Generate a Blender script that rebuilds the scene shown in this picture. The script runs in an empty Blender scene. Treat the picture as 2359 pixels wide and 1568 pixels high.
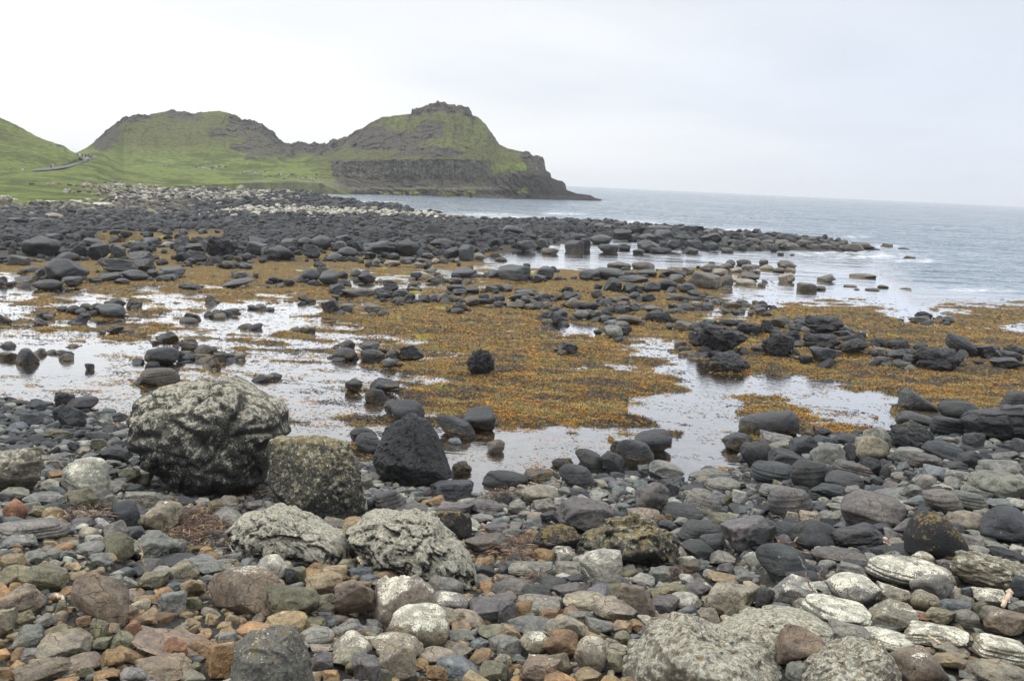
import bpy, bmesh, math, random
import numpy as np
from mathutils import Matrix, Vector, Euler
C = bpy.context.scene.collection
random.seed(7); RS = np.random.RandomState(7)
sc = bpy.context.scene
# ---------------------------------------------------------------- camera model (pixel frame 2359 x 1568)
PW, PH, F = 2359.0, 1568.0, 2266.0
EYE = 8.0
ROLL = math.radians(2.62); PITCH = math.radians(9.16)
CM = Matrix.Rotation(math.radians(90) - PITCH, 3, 'X') @ Matrix.Rotation(ROLL, 3, 'Z')
CMN = np.array(CM)
cam_d = bpy.data.cameras.new('camera'); cam = bpy.data.objects.new('camera', cam_d); C.objects.link(cam)
cam.matrix_world = Matrix.Translation((0, 0, EYE)) @ CM.to_4x4()
cam_d.sensor_width = 36; cam_d.lens = 36 * F / PW; cam_d.clip_end = 30000; cam_d.clip_start = 0.1
sc.camera = cam

def ray(px, py):
    d = np.stack([(np.asarray(px, float) - PW / 2) / F, -(np.asarray(py, float) - PH / 2) / F, -np.ones_like(np.asarray(px, float))], -1)
    return d @ CMN.T
def at_depth(px, py, D):            # world point of pixel at world-Y distance D
    d = ray(px, py); t = np.asarray(D) / d[..., 1]
    return d * t[..., None] + np.array([0, 0, EYE])
def proj(x, y, z):
    p = np.stack([x, y, np.asarray(z) - EYE + 0 * x], -1) @ CMN
    k = np.maximum(-p[..., 2], 1e-3)
    return p[..., 0] / k * F + PW / 2, -p[..., 1] / k * F + PH / 2
# ---------------------------------------------------------------- noise
def _h(ix, iy, iz, s=0):
    n = (ix.astype(np.int64) * 374761393 + iy.astype(np.int64) * 668265263 + iz.astype(np.int64) * 2147483647 // 7 + s * 974634777) & 0xffffffff
    n = ((n ^ (n >> 13)) * 1274126177) & 0xffffffff
    n = ((n ^ (n >> 16)) * 2246822519) & 0xffffffff
    return ((n ^ (n >> 15)) & 0xffffff) / float(0xffffff)
def vnoise(p, s=0):                  # value noise -1..1
    i = np.floor(p); f = p - i; f = f * f * f * (f * (f * 6 - 15) + 10); i = i.astype(np.int64)
    r = 0
    for a in (0, 1):
        for b in (0, 1):
            for c in (0, 1):
                w = (f[..., 0] if a else 1 - f[..., 0]) * (f[..., 1] if b else 1 - f[..., 1]) * (f[..., 2] if c else 1 - f[..., 2])
                r = r + w * _h(i[..., 0] + a, i[..., 1] + b, i[..., 2] + c, s)
    return r * 2 - 1
def fbm(p, o=4, s=0, g=0.5):
    r = 0; a = 1; t = 0
    for k in range(o):
        r = r + a * vnoise(p * (2.03 ** k) + 17.3 * k, s + k); t += a; a *= g
    return r / t
def worley(p, s=0):
    i = np.floor(p).astype(np.int64); f1 = np.full(p.shape[:-1], 9.); f2 = f1.copy(); idv = np.zeros(p.shape[:-1])
    for a in (-1, 0, 1):
        for b in (-1, 0, 1):
            for c in (-1, 0, 1):
                j = i + np.array([a, b, c])
                q = np.stack([_h(j[..., 0], j[..., 1], j[..., 2], s + k) for k in (1, 2, 3)], -1) + j
                d = np.sqrt(((q - p) ** 2).sum(-1))
                m = d < f1
                f2 = np.where(m, f1, np.minimum(f2, d)); f1 = np.where(m, d, f1)
                idv = np.where(m, _h(j[..., 0], j[..., 1], j[..., 2], s + 9), idv)
    return f1, f2, idv
def facets(p, s=0):                   # Worley cells, each with its own tilted plane: crisp broken relief -0.5..0.5 and joint mask
    i = np.floor(p).astype(np.int64); f1 = np.full(p.shape[:-1], 9.); f2 = f1.copy(); tl = np.zeros(p.shape[:-1])
    for a in (-1, 0, 1):
        for b in (-1, 0, 1):
            for c in (-1, 0, 1):
                j = i + np.array([a, b, c])
                h = [_h(j[..., 0], j[..., 1], j[..., 2], s + k) for k in (1, 2, 3, 4, 5, 6, 7)]
                q = np.stack(h[:3], -1) + j; r = p - q; d = np.sqrt((r ** 2).sum(-1)); m = d < f1
                v = (r * (np.stack(h[3:6], -1) - .5) * 2.2).sum(-1) + (h[6] - .5) * .55
                f2 = np.where(m, f1, np.minimum(f2, d)); f1 = np.where(m, d, f1); tl = np.where(m, v, tl)
    return tl, f2 - f1
def sstep(a, b, x):
    t = np.clip((x - a) / (b - a), 0, 1); return t * t * (3 - 2 * t)
# ---------------------------------------------------------------- mesh helpers
def mesh_np(name, v, f, smooth=True):
    v = np.ascontiguousarray(v, dtype=np.float32); f = np.ascontiguousarray(f, dtype=np.int32)
    me = bpy.data.meshes.new(name)
    me.vertices.add(len(v)); me.vertices.foreach_set('co', v.ravel())
    k = f.shape[1]; me.loops.add(f.size); me.loops.foreach_set('vertex_index', f.ravel())
    me.polygons.add(len(f)); me.polygons.foreach_set('loop_start', np.arange(0, f.size, k, dtype=np.int32))
    me.update(calc_edges=True); me.validate()
    me.polygons.foreach_set('use_smooth', np.full(len(me.polygons), smooth))
    return me
def attr_col(me, name, col):
    a = me.color_attributes.new(name, 'FLOAT_COLOR', 'POINT')
    c = np.ones((len(me.vertices), 4), np.float32); c[:, :col.shape[1]] = col
    a.data.foreach_set('color', c.ravel())
def link(name, me, mat=None, parent=None):
    o = bpy.data.objects.new(name, me); C.objects.link(o)
    if mat and not (me.materials and me.materials[0]): me.materials.append(mat)
    if parent: o.parent = parent
    return o
def tag(o, label=None, cat=None, group=None, kind=None):
    if label: o['label'] = label
    if cat: o['category'] = cat
    if group: o['group'] = group
    if kind: o['kind'] = kind
    return o
def grid_faces(nr, nc):
    a = np.arange(nr * nc).reshape(nr, nc)
    return np.stack([a[:-1, :-1], a[:-1, 1:], a[1:, 1:], a[1:, :-1]], -1).reshape(-1, 4)
# ---------------------------------------------------------------- node helper
class NT:
    def __init__(s, name):
        s.m = bpy.data.materials.new(name); s.m.use_nodes = True; s.t = s.m.node_tree; s.t.nodes.clear()
    def n(s, ty, ins=None, **kw):
        nd = s.t.nodes.new(ty)
        for k, v in kw.items(): setattr(nd, k, v)
        for k, v in (ins or {}).items(): s.set(nd, k, v)
        return nd
    def set(s, nd, k, v):
        sock = nd.inputs[k]
        if isinstance(v, bpy.types.NodeSocket): s.t.links.new(v, sock)
        elif isinstance(v, bpy.types.Node): s.t.links.new(v.outputs[0], sock)
        else:
            if sock.type == 'RGBA' and len(v) == 3: v = (*v, 1)
            sock.default_value = v
    def math(s, op, a, b=0.0, c=None, clamp=False):
        nd = s.n('ShaderNodeMath', operation=op, use_clamp=clamp)
        s.set(nd, 0, a); s.set(nd, 1, b)
        if c is not None: s.set(nd, 2, c)
        return nd.outputs[0]
    def mix(s, fac, a, b, mode='MIX'):
        nd = s.n('ShaderNodeMix', data_type='RGBA', blend_type=mode, clamp_factor=True)
        s.set(nd, 0, fac); s.set(nd, 6, a); s.set(nd, 7, b)
        return nd.outputs[2]
    def noise(s, vec, scale, detail=4, rough=0.55, dist=0.0):
        return s.n('ShaderNodeTexNoise', {'Vector': vec, 'Scale': scale, 'Detail': detail, 'Roughness': rough, 'Distortion': dist}).outputs[0]
    def step(s, x, a, b, lo=0.0, hi=1.0):
        nd = s.n('ShaderNodeMapRange', {0: x, 1: a, 2: b, 3: lo, 4: hi}, interpolation_type='SMOOTHSTEP'); return nd.outputs[0]
    def lin(s, x, a, b, lo, hi):
        return s.n('ShaderNodeMapRange', {0: x, 1: a, 2: b, 3: lo, 4: hi}).outputs[0]
    def ramp(s, fac, stops):
        nd = s.n('ShaderNodeValToRGB'); s.set(nd, 0, fac); cr = nd.color_ramp
        while len(cr.elements) < len(stops): cr.elements.new(0.5)
        for e, (p, c) in zip(cr.elements, stops): e.position = p; e.color = (*c, 1)
        return nd.outputs[0]
    def scalev(s, vec, xyz):
        return s.n('ShaderNodeVectorMath', {0: vec, 1: xyz}, operation='MULTIPLY').outputs[0]
    def addv(s, a, b):
        return s.n('ShaderNodeVectorMath', {0: a, 1: b}, operation='ADD').outputs[0]
    def out(s, sh):
        o = s.n('ShaderNodeOutputMaterial'); s.t.links.new(sh if isinstance(sh, bpy.types.NodeSocket) else sh.outputs[0], o.inputs[0]); return s.m
    def pbsdf(s, col, rough=0.7, nrm=None, spec=0.5):
        b = s.n('ShaderNodeBsdfPrincipled', {'Base Color': col, 'Roughness': rough, 'Specular IOR Level': spec})
        if nrm is not None: s.set(b, 'Normal', nrm)
        return b
    def bump(s, h, strength=0.5, dist=0.05, nrm=None):
        b = s.n('ShaderNodeBump', {'Height': h, 'Strength': strength, 'Distance': dist})
        if nrm is not None: s.set(b, 'Normal', nrm)
        return b.outputs[0]
# ================================================================ materials
def rock_material(name, src='object', layered=0.0, lichen=True, nzf=0.24, finel=0.35, tide=False, orange=0.0, limpets=0.0, rough=0.75, bumpd=0.03, crack=1.0, ts=1.0, lcol=(0.42, 0.405, 0.32), olow=0.0):
    t = NT(name)
    geo = t.n('ShaderNodeNewGeometry')
    if src == 'object':
        oi = t.n('ShaderNodeObjectInfo'); tint = oi.outputs['Color']; alpha = oi.outputs['Alpha']
        off = t.n('ShaderNodeCombineXYZ', {0: t.math('MULTIPLY', oi.outputs['Random'], 91.0), 1: t.math('MULTIPLY', oi.outputs['Random'], 37.0), 2: 0.0}).outputs[0]
        pos = t.addv(geo.outputs['Position'], off)
    else:
        at = t.n('ShaderNodeVertexColor', layer_name='tint'); tint = at.outputs['Color']; alpha = at.outputs['Alpha']
        pos = geo.outputs['Position']
    nz = t.n('ShaderNodeSeparateXYZ', {0: geo.outputs['Normal']}).outputs[2]
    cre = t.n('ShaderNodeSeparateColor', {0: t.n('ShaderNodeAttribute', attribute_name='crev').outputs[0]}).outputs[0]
    p = t.scalev(pos, (ts, ts, ts))
    n1 = t.noise(p, 1.7, 6, 0.6); n2 = t.noise(p, 9, 5, 0.65); n3 = t.noise(p, 45, 3, 0.7)
    col = t.mix(1.0, tint, t.ramp(n1, [(0.3, (0.62, 0.64, 0.68)), (0.52, (1, 1, 1)), (0.7, (1.32, 1.25, 1.12))]), 'MULTIPLY')
    col = t.mix(1.0, col, t.ramp(n2, [(0.32, (0.5, 0.5, 0.52)), (0.5, (1, 1, 1)), (0.68, (1.45, 1.42, 1.36))]), 'MULTIPLY')
    col = t.mix(1.0, col, t.ramp(n3, [(0.3, (0.6, 0.6, 0.6)), (0.5, (1, 1, 1)), (0.7, (1.45, 1.45, 1.42))]), 'MULTIPLY')
    # fine joints
    wv = t.addv(p, t.scalev(t.n('ShaderNodeTexNoise', {'Vector': p, 'Scale': 2.0, 'Detail': 3.0}).outputs[1], (0.6, 0.6, 0.6)))
    vo = t.n('ShaderNodeTexVoronoi', {'Vector': t.scalev(wv, (1, 1, 1.7)), 'Scale': 2.6}, feature='DISTANCE_TO_EDGE').outputs[0]
    ck = t.math('MULTIPLY', t.step(vo, 0.0, 0.022, 1.0, 0.0), t.step(n1, 0.45, 0.6))
    ck = t.math('MULTIPLY', ck, crack)
    col = t.mix(t.math('MULTIPLY', ck, 0.65), col, (0.012, 0.012, 0.012))
    h = t.math('ADD', t.math('MULTIPLY', n2, 0.9), t.math('MULTIPLY', n3, 0.4))
    pit = t.n('ShaderNodeTexVoronoi', {'Vector': wv, 'Scale': 6.5}).outputs[0]; h = t.math('ADD', h, t.math('MULTIPLY', t.step(pit, 0.0, 0.4), 0.5))
    h = t.math('SUBTRACT', h, t.math('MULTIPLY', ck, 0.5))
    if layered:
        ly = t.noise(t.scalev(wv, (0.8, 0.8, 11)), 1.5, 5, 0.65)
        col = t.mix(t.math('MULTIPLY', t.step(ly, 0.42, 0.34), 0.7 * layered), col, (0.015, 0.015, 0.016))
        h = t.math('ADD', h, t.math('MULTIPLY', ly, 2.2 * layered))
    if limpets:
        vl = t.n('ShaderNodeTexVoronoi', {'Vector': p, 'Scale': 7.0}).outputs[0]
        lm = t.math('MULTIPLY', t.step(vl, 0.13, 0.09), t.step(t.noise(p, 1.1, 2), 0.5, 0.56))
        col = t.mix(t.math('MULTIPLY', lm, limpets), col, (0.32, 0.27, 0.17))
    if lichen:
        nl = t.noise(p, 3.2, 9, 0.72); thr = t.math('MULTIPLY_ADD', alpha, -0.5, 0.99)
        v = t.math('ADD', nl, t.math('MULTIPLY', t.math('SUBTRACT', nz, 0.1), nzf))
        v = t.math('SUBTRACT', v, thr)
        v = t.math('SUBTRACT', v, t.math('MULTIPLY', cre, 0.25))  # bare of lichen in crevices, which also puts recess shade into the colour
        v = t.math('ADD', v, t.math('MULTIPLY', t.math('SUBTRACT', n3, 0.5), 0.5))
        fine = t.math('MULTIPLY', t.step(t.math('ADD', t.noise(p, 8.5, 6, 0.75), t.math('MULTIPLY', nz, 0.13)), 0.50, 0.56), t.step(alpha, 0.3, 0.9, 0.0, finel))
        col = t.mix(fine, col, tuple(c * 0.42 for c in lcol))
        lk = t.math('MULTIPLY', t.step(v, -0.01, 0.03), t.step(alpha, 0.02, 0.1))
        lc = t.mix(t.step(t.noise(p, 5, 5, 0.7), 0.36, 0.64), tuple(c * 0.62 for c in lcol), tuple(min(1, c * 1.6) for c in lcol))
        lc = t.mix(t.step(n3, 0.47, 0.38), lc, tuple(c * 0.35 for c in lcol))
        col = t.mix(lk, col, lc)
        # round white crustose spots
        vs = t.n('ShaderNodeTexVoronoi', {'Vector': wv, 'Scale': 3.3}).outputs[0]
        sp = t.math('MULTIPLY', t.step(vs, 0.17, 0.13), t.step(t.noise(p, 0.9, 2), 0.5, 0.56))
        sp = t.math('MULTIPLY', t.math('MULTIPLY', sp, t.step(nz, 0.0, 0.4)), t.step(alpha, 0.12, 0.3))
        col = t.mix(sp, col, (0.55, 0.55, 0.49))
    if orange:
        no = t.noise(p, 3.6, 8, 0.78)
        om = t.step(t.math('ADD', no, t.math('MULTIPLY', nz, 0.12)), 0.68 - 0.12 * orange, 0.74 - 0.12 * orange)
        col = t.mix(om, col, t.mix(t.step(n2, 0.4, 0.6), (0.24, 0.14, 0.03), (0.16, 0.145, 0.06)))
    if tide:
        wz_ = t.n('ShaderNodeSeparateXYZ', {0: geo.outputs['Position']}).outputs[2]
        tm = t.math('MULTIPLY', t.step(t.math('ADD', wz_, t.math('MULTIPLY', t.math('SUBTRACT', n1, 0.5), 1.6)), 0.28, 0.12), t.step(n2, 0.42, 0.52))
        col = t.mix(t.math('MULTIPLY', tm, 0.6), col, t.mix(t.step(n3, 0.4, 0.6), (0.05, 0.035, 0.012), (0.19, 0.125, 0.03)))
    nrm = t.bump(h, 0.95, bumpd)
    rg = t.lin(n2, 0.3, 0.7, rough - 0.15, min(1, rough + 0.12))
    return t.out(t.pbsdf(col, rg, nrm, 0.4))

M = {}
M['stone'] = rock_material('shingle_stone', layered=0.0)
M['stone_l'] = rock_material('banded_stone', layered=0.4)
M['basalt'] = rock_material('dark_basalt', lichen=False, limpets=0.8, tide=True, rough=0.45, bumpd=0.04, ts=0.8, crack=0.5)
M['basalt_c'] = rock_material('rough_basalt', lichen=False, limpets=0.3, tide=True, rough=0.42, bumpd=0.1, ts=0.9, layered=0.35)
M['crag'] = rock_material('lichen_crag', orange=0.32, rough=0.85, bumpd=0.05, ts=3.4, nzf=0.17, finel=0.58)
M['crag_y'] = rock_material('yellow_lichen_crag', orange=0.75, rough=0.85, bumpd=0.05, ts=2.6, lcol=(0.30, 0.29, 0.205), nzf=0.14, finel=0.62)
M['stuff'] = rock_material('loose_stones', src='attr', crack=0.35, bumpd=0.025)

def weed_material():
    t = NT('seaweed_frond'); at = t.n('ShaderNodeVertexColor', layer_name='tint').outputs[0]
    return t.out(t.pbsdf(at, 0.55, None, 0.3))
M['weed'] = weed_material()

def plain(name, col, rough=0.8, var=0.15, scale=30):
    t = NT(name); g = t.n('ShaderNodeNewGeometry')
    n = t.noise(g.outputs['Position'], scale, 3)
    c = t.mix(t.step(n, 0.35, 0.65), tuple(x * (1 - var) for x in col), tuple(min(1, x * (1 + var)) for x in col))
    return t.out(t.pbsdf(c, rough))

def ground_material():
    t = NT('shore_ground'); pos = t.n('ShaderNodeNewGeometry').outputs['Position']
    z = t.n('ShaderNodeSeparateXYZ', {0: pos}).outputs[2]
    a = t.n('ShaderNodeSeparateColor', {0: t.n('ShaderNodeVertexColor', layer_name='mask').outputs[0]})
    weed, beach, green = a.outputs[0], a.outputs[1], a.outputs[2]
    n0 = t.noise(pos, 0.35, 5, 0.6); n1 = t.noise(pos, 2.2, 6, 0.7); n2 = t.noise(pos, 11, 6, 0.75); n3 = t.noise(pos, 26, 4, 0.7)
    # weed-covered rock: ochre, orange, olive and purple-brown speckle
    wc = t.ramp(n2, [(0.36, (0.016, 0.012, 0.010)), (0.45, (0.05, 0.038, 0.026)), (0.52, (0.16, 0.10, 0.02)), (0.59, (0.33, 0.19, 0.026)), (0.70, (0.26, 0.22, 0.05))])
    wc2 = t.ramp(n2, [(0.36, (0.03, 0.025, 0.018)), (0.48, (0.09, 0.072, 0.042)), (0.56, (0.18, 0.155, 0.07)), (0.68, (0.28, 0.25, 0.13))])
    wc = t.mix(t.step(n1, 0.44, 0.60), wc, wc2)
    wc = t.mix(t.math('MULTIPLY', t.step(n1, 0.44, 0.34), t.step(n3, 0.4, 0.6)), wc, (0.40, 0.14, 0.03))
    wc = t.mix(t.step(t.noise(pos, 0.5, 4), 0.63, 0.70), wc, (0.26, 0.25, 0.045))
    # wet pool floor
    fl = t.ramp(n1, [(0.34, (0.04, 0.03, 0.018)), (0.48, (0.16, 0.115, 0.07)), (0.56, (0.28, 0.21, 0.14)), (0.66, (0.42, 0.22, 0.06))])
    fl = t.mix(t.step(n2, 0.5, 0.60), fl, (0.10, 0.065, 0.02))
    fl = t.mix(t.step(z, -0.25, -0.7), fl, (0.025, 0.045, 0.055))
    col = t.mix(t.step(z, -0.035, 0.02), fl, wc)
    # beach bed: dark grit
    bc = t.ramp(n2, [(0.3, (0.012, 0.012, 0.012)), (0.5, (0.045, 0.043, 0.038)), (0.7, (0.11, 0.10, 0.08))])
    col = t.mix(beach, col, bc)
    col = t.mix(green, col, t.ramp(n1, [(0.35, (0.07, 0.12, 0.02)), (0.65, (0.17, 0.22, 0.05))]))
    h = t.math('ADD', t.math('MULTIPLY', n2, 0.7), t.math('MULTIPLY', n3, 0.4))
    nrm = t.bump(h, 0.9, 0.10)
    return t.out(t.pbsdf(col, 0.85, nrm, 0.15))
M['ground'] = ground_material()

def water_material():
    t = NT('sea_water'); pos = t.n('ShaderNodeNewGeometry').outputs['Position']
    at = t.n('ShaderNodeSeparateColor', {0: t.n('ShaderNodeVertexColor', layer_name='mask').outputs[0]})
    wave, foam = at.outputs[0], at.outputs[1]
    # swell and chop at four wavelengths, crests lying across the view
    h = None
    for k, (sy_, am) in enumerate([(2.2, 0.26), (0.7, 0.60), (0.22, 0.42), (0.07, 0.18)]):
        n_ = t.math('MULTIPLY', t.noise(t.addv(t.scalev(pos, (sy_ * 0.3, sy_, 1)), (k * 7.0, k * 3.0, 0)), 1.0, 3, 0.55, 0.3), am / sy_)
        h = n_ if h is None else t.math('ADD', h, n_)
    hw = t.math('MULTIPLY', h, wave)
    pond = t.noise(t.scalev(pos, (1.0, 3.0, 1)), 2.0, 2, 0.5)
    hh = t.math('ADD', t.math('MULTIPLY', hw, 1.6), t.math('MULTIPLY', pond, 0.009))
    nrm = t.bump(hh, 1.0, 1.0)
    fr = t.n('ShaderNodeFresnel', {'IOR': 1.45, 'Normal': nrm}).outputs[0]
    gl = t.n('ShaderNodeBsdfGlossy', {'Color': (0.97, 0.98, 1.0, 1), 'Roughness': t.lin(wave, 0, 1, 0.02, 0.12), 'Normal': nrm})
    tr = t.n('ShaderNodeBsdfTransparent', {'Color': (0.82, 0.84, 0.80, 1)})
    body = t.n('ShaderNodeBsdfDiffuse', {'Color': (0.055, 0.095, 0.125, 1)})
    under = t.n('ShaderNodeMixShader', {0: t.step(wave, 0.05, 0.5), 1: tr.outputs[0], 2: body.outputs[0]})
    wn_ = t.math('ADD', t.math('MULTIPLY', t.noise(t.scalev(pos, (0.012, 0.09, 1)), 1.0, 5, 0.65), 0.6), t.math('MULTIPLY', t.noise(t.scalev(pos, (0.09, 0.55, 1)), 1.0, 4, 0.65), 0.4))
    wf_ = t.n('ShaderNodeMix', {0: wave, 2: 1.0, 3: t.lin(wn_, 0.40, 0.60, 0.62, 1.25)}, data_type='FLOAT').outputs[0]
    frb = t.math('MULTIPLY', t.math('MULTIPLY', fr, wf_), t.lin(wave, 0, 1, 2.2, 2.0), clamp=True)
    m = t.n('ShaderNodeMixShader', {0: frb, 1: under.outputs[0], 2: gl.outputs[0]})
    nf = t.noise(t.scalev(pos, (0.5, 1.2, 1)), 1.0, 8, 0.72)
    fm = t.math('MULTIPLY', t.step(nf, 0.49, 0.57), foam)
    fo = t.n('ShaderNodeBsdfDiffuse', {'Color': (0.8, 0.82, 0.84, 1)})
    m2 = t.n('ShaderNodeMixShader', {0: fm, 1: m.outputs[0], 2: fo.outputs[0]})
    return t.out(m2)
M['water'] = water_material()

def hill_material():
    t = NT('hill_turf_and_basalt'); pos = t.n('ShaderNodeNewGeometry').outputs['Position']
    a = t.n('ShaderNodeSeparateColor', {0: t.n('ShaderNodeVertexColor', layer_name='mask').outputs[0]})
    rock, brown, wetf = a.outputs[0], a.outputs[1], a.outputs[2]
    pal = t.n('ShaderNodeVertexColor', layer_name='extra').outputs[0]
    e = t.n('ShaderNodeSeparateColor', {0: pal}); cliff, yellow, pale = e.outputs[0], e.outputs[1], e.outputs[2]
    n1 = t.noise(pos, 0.07, 6, 0.65); n2 = t.noise(pos, 0.45, 6, 0.7); n3 = t.noise(pos, 1.6, 5, 0.75)
    g = t.ramp(n2, [(0.3, (0.10, 0.155, 0.025)), (0.5, (0.22, 0.285, 0.06)), (0.7, (0.37, 0.38, 0.15))])
    g = t.mix(t.step(n1, 0.46, 0.60), g, t.ramp(n2, [(0.3, (0.06, 0.10, 0.018)), (0.7, (0.19, 0.21, 0.06))]))
    g = t.mix(t.math('MULTIPLY', brown, 0.85), g, t.ramp(n2, [(0.3, (0.05, 0.062, 0.02)), (0.5, (0.13, 0.135, 0.048)), (0.72, (0.23, 0.21, 0.10))]))
    r = t.ramp(n3, [(0.30, (0.028, 0.026, 0.022)), (0.48, (0.105, 0.094, 0.08)), (0.60, (0.19, 0.17, 0.145)), (0.72, (0.36, 0.32, 0.29))])
    r = t.mix(t.step(n2, 0.56, 0.66), r, (0.085, 0.082, 0.035))
    st = t.noise(t.scalev(pos, (0.9, 0.3, 0.07)), 1.0, 4, 0.7)
    cl = t.ramp(st, [(0.33, (0.07, 0.07, 0.066)), (0.5, (0.15, 0.145, 0.132)), (0.67, (0.235, 0.225, 0.195))])
    cl = t.mix(t.step(n2, 0.48, 0.6), cl, (0.085, 0.078, 0.045))
    cl = t.mix(t.step(n3, 0.60, 0.68), cl, (0.2, 0.18, 0.15))
    r = t.mix(cliff, r, cl)
    rn = t.math('ADD', rock, t.math('MULTIPLY', t.math('SUBTRACT', n3, 0.5), 1.1))
    rn = t.math('ADD', rn, t.math('MULTIPLY', t.math('SUBTRACT', n2, 0.5), 0.9))
    col = t.mix(t.step(rn, 0.42, 0.58), g, r)
    col = t.mix(t.math('MULTIPLY', pale, t.step(n3, 0.4, 0.55)), col, (0.30, 0.27, 0.23))
    col = t.mix(t.math('MULTIPLY', wetf, 0.9), col, t.ramp(n3, [(0.3, (0.012, 0.012, 0.012)), (0.7, (0.06, 0.055, 0.05))]))
    col = t.mix(t.math('MULTIPLY', yellow, t.step(n3, 0.42, 0.52)), col, (0.34, 0.38, 0.06))
    vs = t.n('ShaderNodeTexVoronoi', {'Vector': pos, 'Scale': 0.75}).outputs[0]
    col = t.mix(t.math('MULTIPLY', t.math('MULTIPLY', t.step(vs, 0.3, 0.2), t.step(n2, 0.5, 0.6)), t.math('MULTIPLY', t.math('MAXIMUM', brown, rock), 0.8)), col, (0.26, 0.23, 0.20))
    nrm = t.bump(t.math('ADD', t.math('MULTIPLY', n2, 1.4), t.math('MULTIPLY', n3, 1.0)), 1.0, 2.0)
    return t.out(t.pbsdf(col, 0.9, nrm, 0.2))
M['hill'] = hill_material()
M['road'] = plain('road_tarmac', (0.085, 0.08, 0.075), 0.9, 0.1, 3)
# ================================================================ terrain
SHORE = np.array([(-400, 900), (0, 915), (130, 935), (250, 955), (320, 1000), (640, 1030), (830, 1060), (900, 1085), (1030, 1125), (1110, 1135), (1300, 1095), (1400, 1085), (1540, 1100), (1690, 1090), (1720, 1045), (1880, 1010), (2050, 1000), (2080, 955), (2359, 945), (2800, 940)], float)
def shore_y(px): return np.interp(px, SHORE[:, 0], SHORE[:, 1])
# water share of the reef flat (0 weed .. 9 open water); a column every 100 px, rows below
WROWS = [600, 640, 680, 720, 760, 800, 840, 880, 920, 960, 1000, 1040, 1085]
WMAP = """333333333355789999999999
643333445666322226999999
545444433333332226899999
734468763322311158110931
554567865411182101111216
888545555421111711121111
999877687521111191111111
888777776531111099971111
888777787541112887388111
877777786432222672278222
777777787777776676777722
777777777799999997777777
777777777799999997777777""".split('\n')
WN = np.array([[int(c) for c in (r + '9' * 24)[:24]] for r in WMAP], float) / 9
LROWS = [430, 450, 465, 480, 500, 515, 530, 545, 560, 575, 590, 605]
LMAP = """55555555................
55555444................
444444432...............
4444444433..............
44444444333.............
444444444332222.........
33333333333332331.......
2222233333333144431.....
11111223333331.33333....
1111112333332..122222...
111112222211............
111111111111............""".split('\n')
LN = np.array([[(-6 if c == '.' else int(c)) for c in r[:24].ljust(24, '.')] for r in LMAP], float) * 0.20
def grid_lookup(G, rows, px, py):
    u = np.clip(px / 100.0, 0, 22.999); i = np.floor(u).astype(int); fu = u - i
    v = np.interp(py, rows, np.arange(len(rows))); v = np.clip(v, 0, len(rows) - 1.001); j = np.floor(v).astype(int); fv = v - j
    return (G[j, i] * (1 - fu) + G[j, i + 1] * fu) * (1 - fv) + (G[j + 1, i] * (1 - fu) + G[j + 1, i + 1] * fu) * fv
POOLS = [  # clear pools traced on the flat (their outline on the water level)
    [(1565, 850), (1600, 838), (1640, 862), (1700, 870), (1800, 880), (1900, 897), (2000, 900), (2075, 912), (2055, 945), (2062, 985), (2010, 975), (1990, 955), (1930, 935), (1840, 915), (1760, 905), (1690, 895), (1620, 880)],
    [(1440, 925), (1545, 902), (1610, 912), (1690, 940), (1740, 985), (1770, 1010), (1700, 1080), (1600, 1075), (1540, 1050), (1560, 1000), (1500, 975), (1430, 945)],
    [(2095, 740), (2110, 715), (2150, 695), (2190, 690), (2150, 712), (2165, 735), (2120, 748)],
    [(1318, 762), (1400, 765), (1420, 772), (1350, 782)], [(1525, 782), (1560, 780), (1575, 800), (1540, 803)],
    [(2262, 735), (2310, 740), (2290, 745)], [(2318, 750), (2400, 738), (2400, 760), (2330, 757)],
    [(1945, 765), (1990, 770), (2010, 800), (1980, 790)], [(130, 553), (300, 549), (330, 556), (220, 564), (140, 566)],
    [(1030, 1045), (1120, 1000), (1400, 985), (1420, 1030), (1300, 1060), (1290, 1085), (1120, 1100)]]
def in_poly(px, py, poly):
    r = np.zeros(px.shape, bool); n = len(poly)
    for k in range(n):
        x0, y0 = poly[k]; x1, y1 = poly[(k + 1) % n]
        if y0 == y1: continue
        r ^= ((py < max(y0, y1)) & (py >= min(y0, y1)) & (px < x0 + (py - y0) * (x1 - x0) / (y1 - y0)))
    return r
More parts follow.
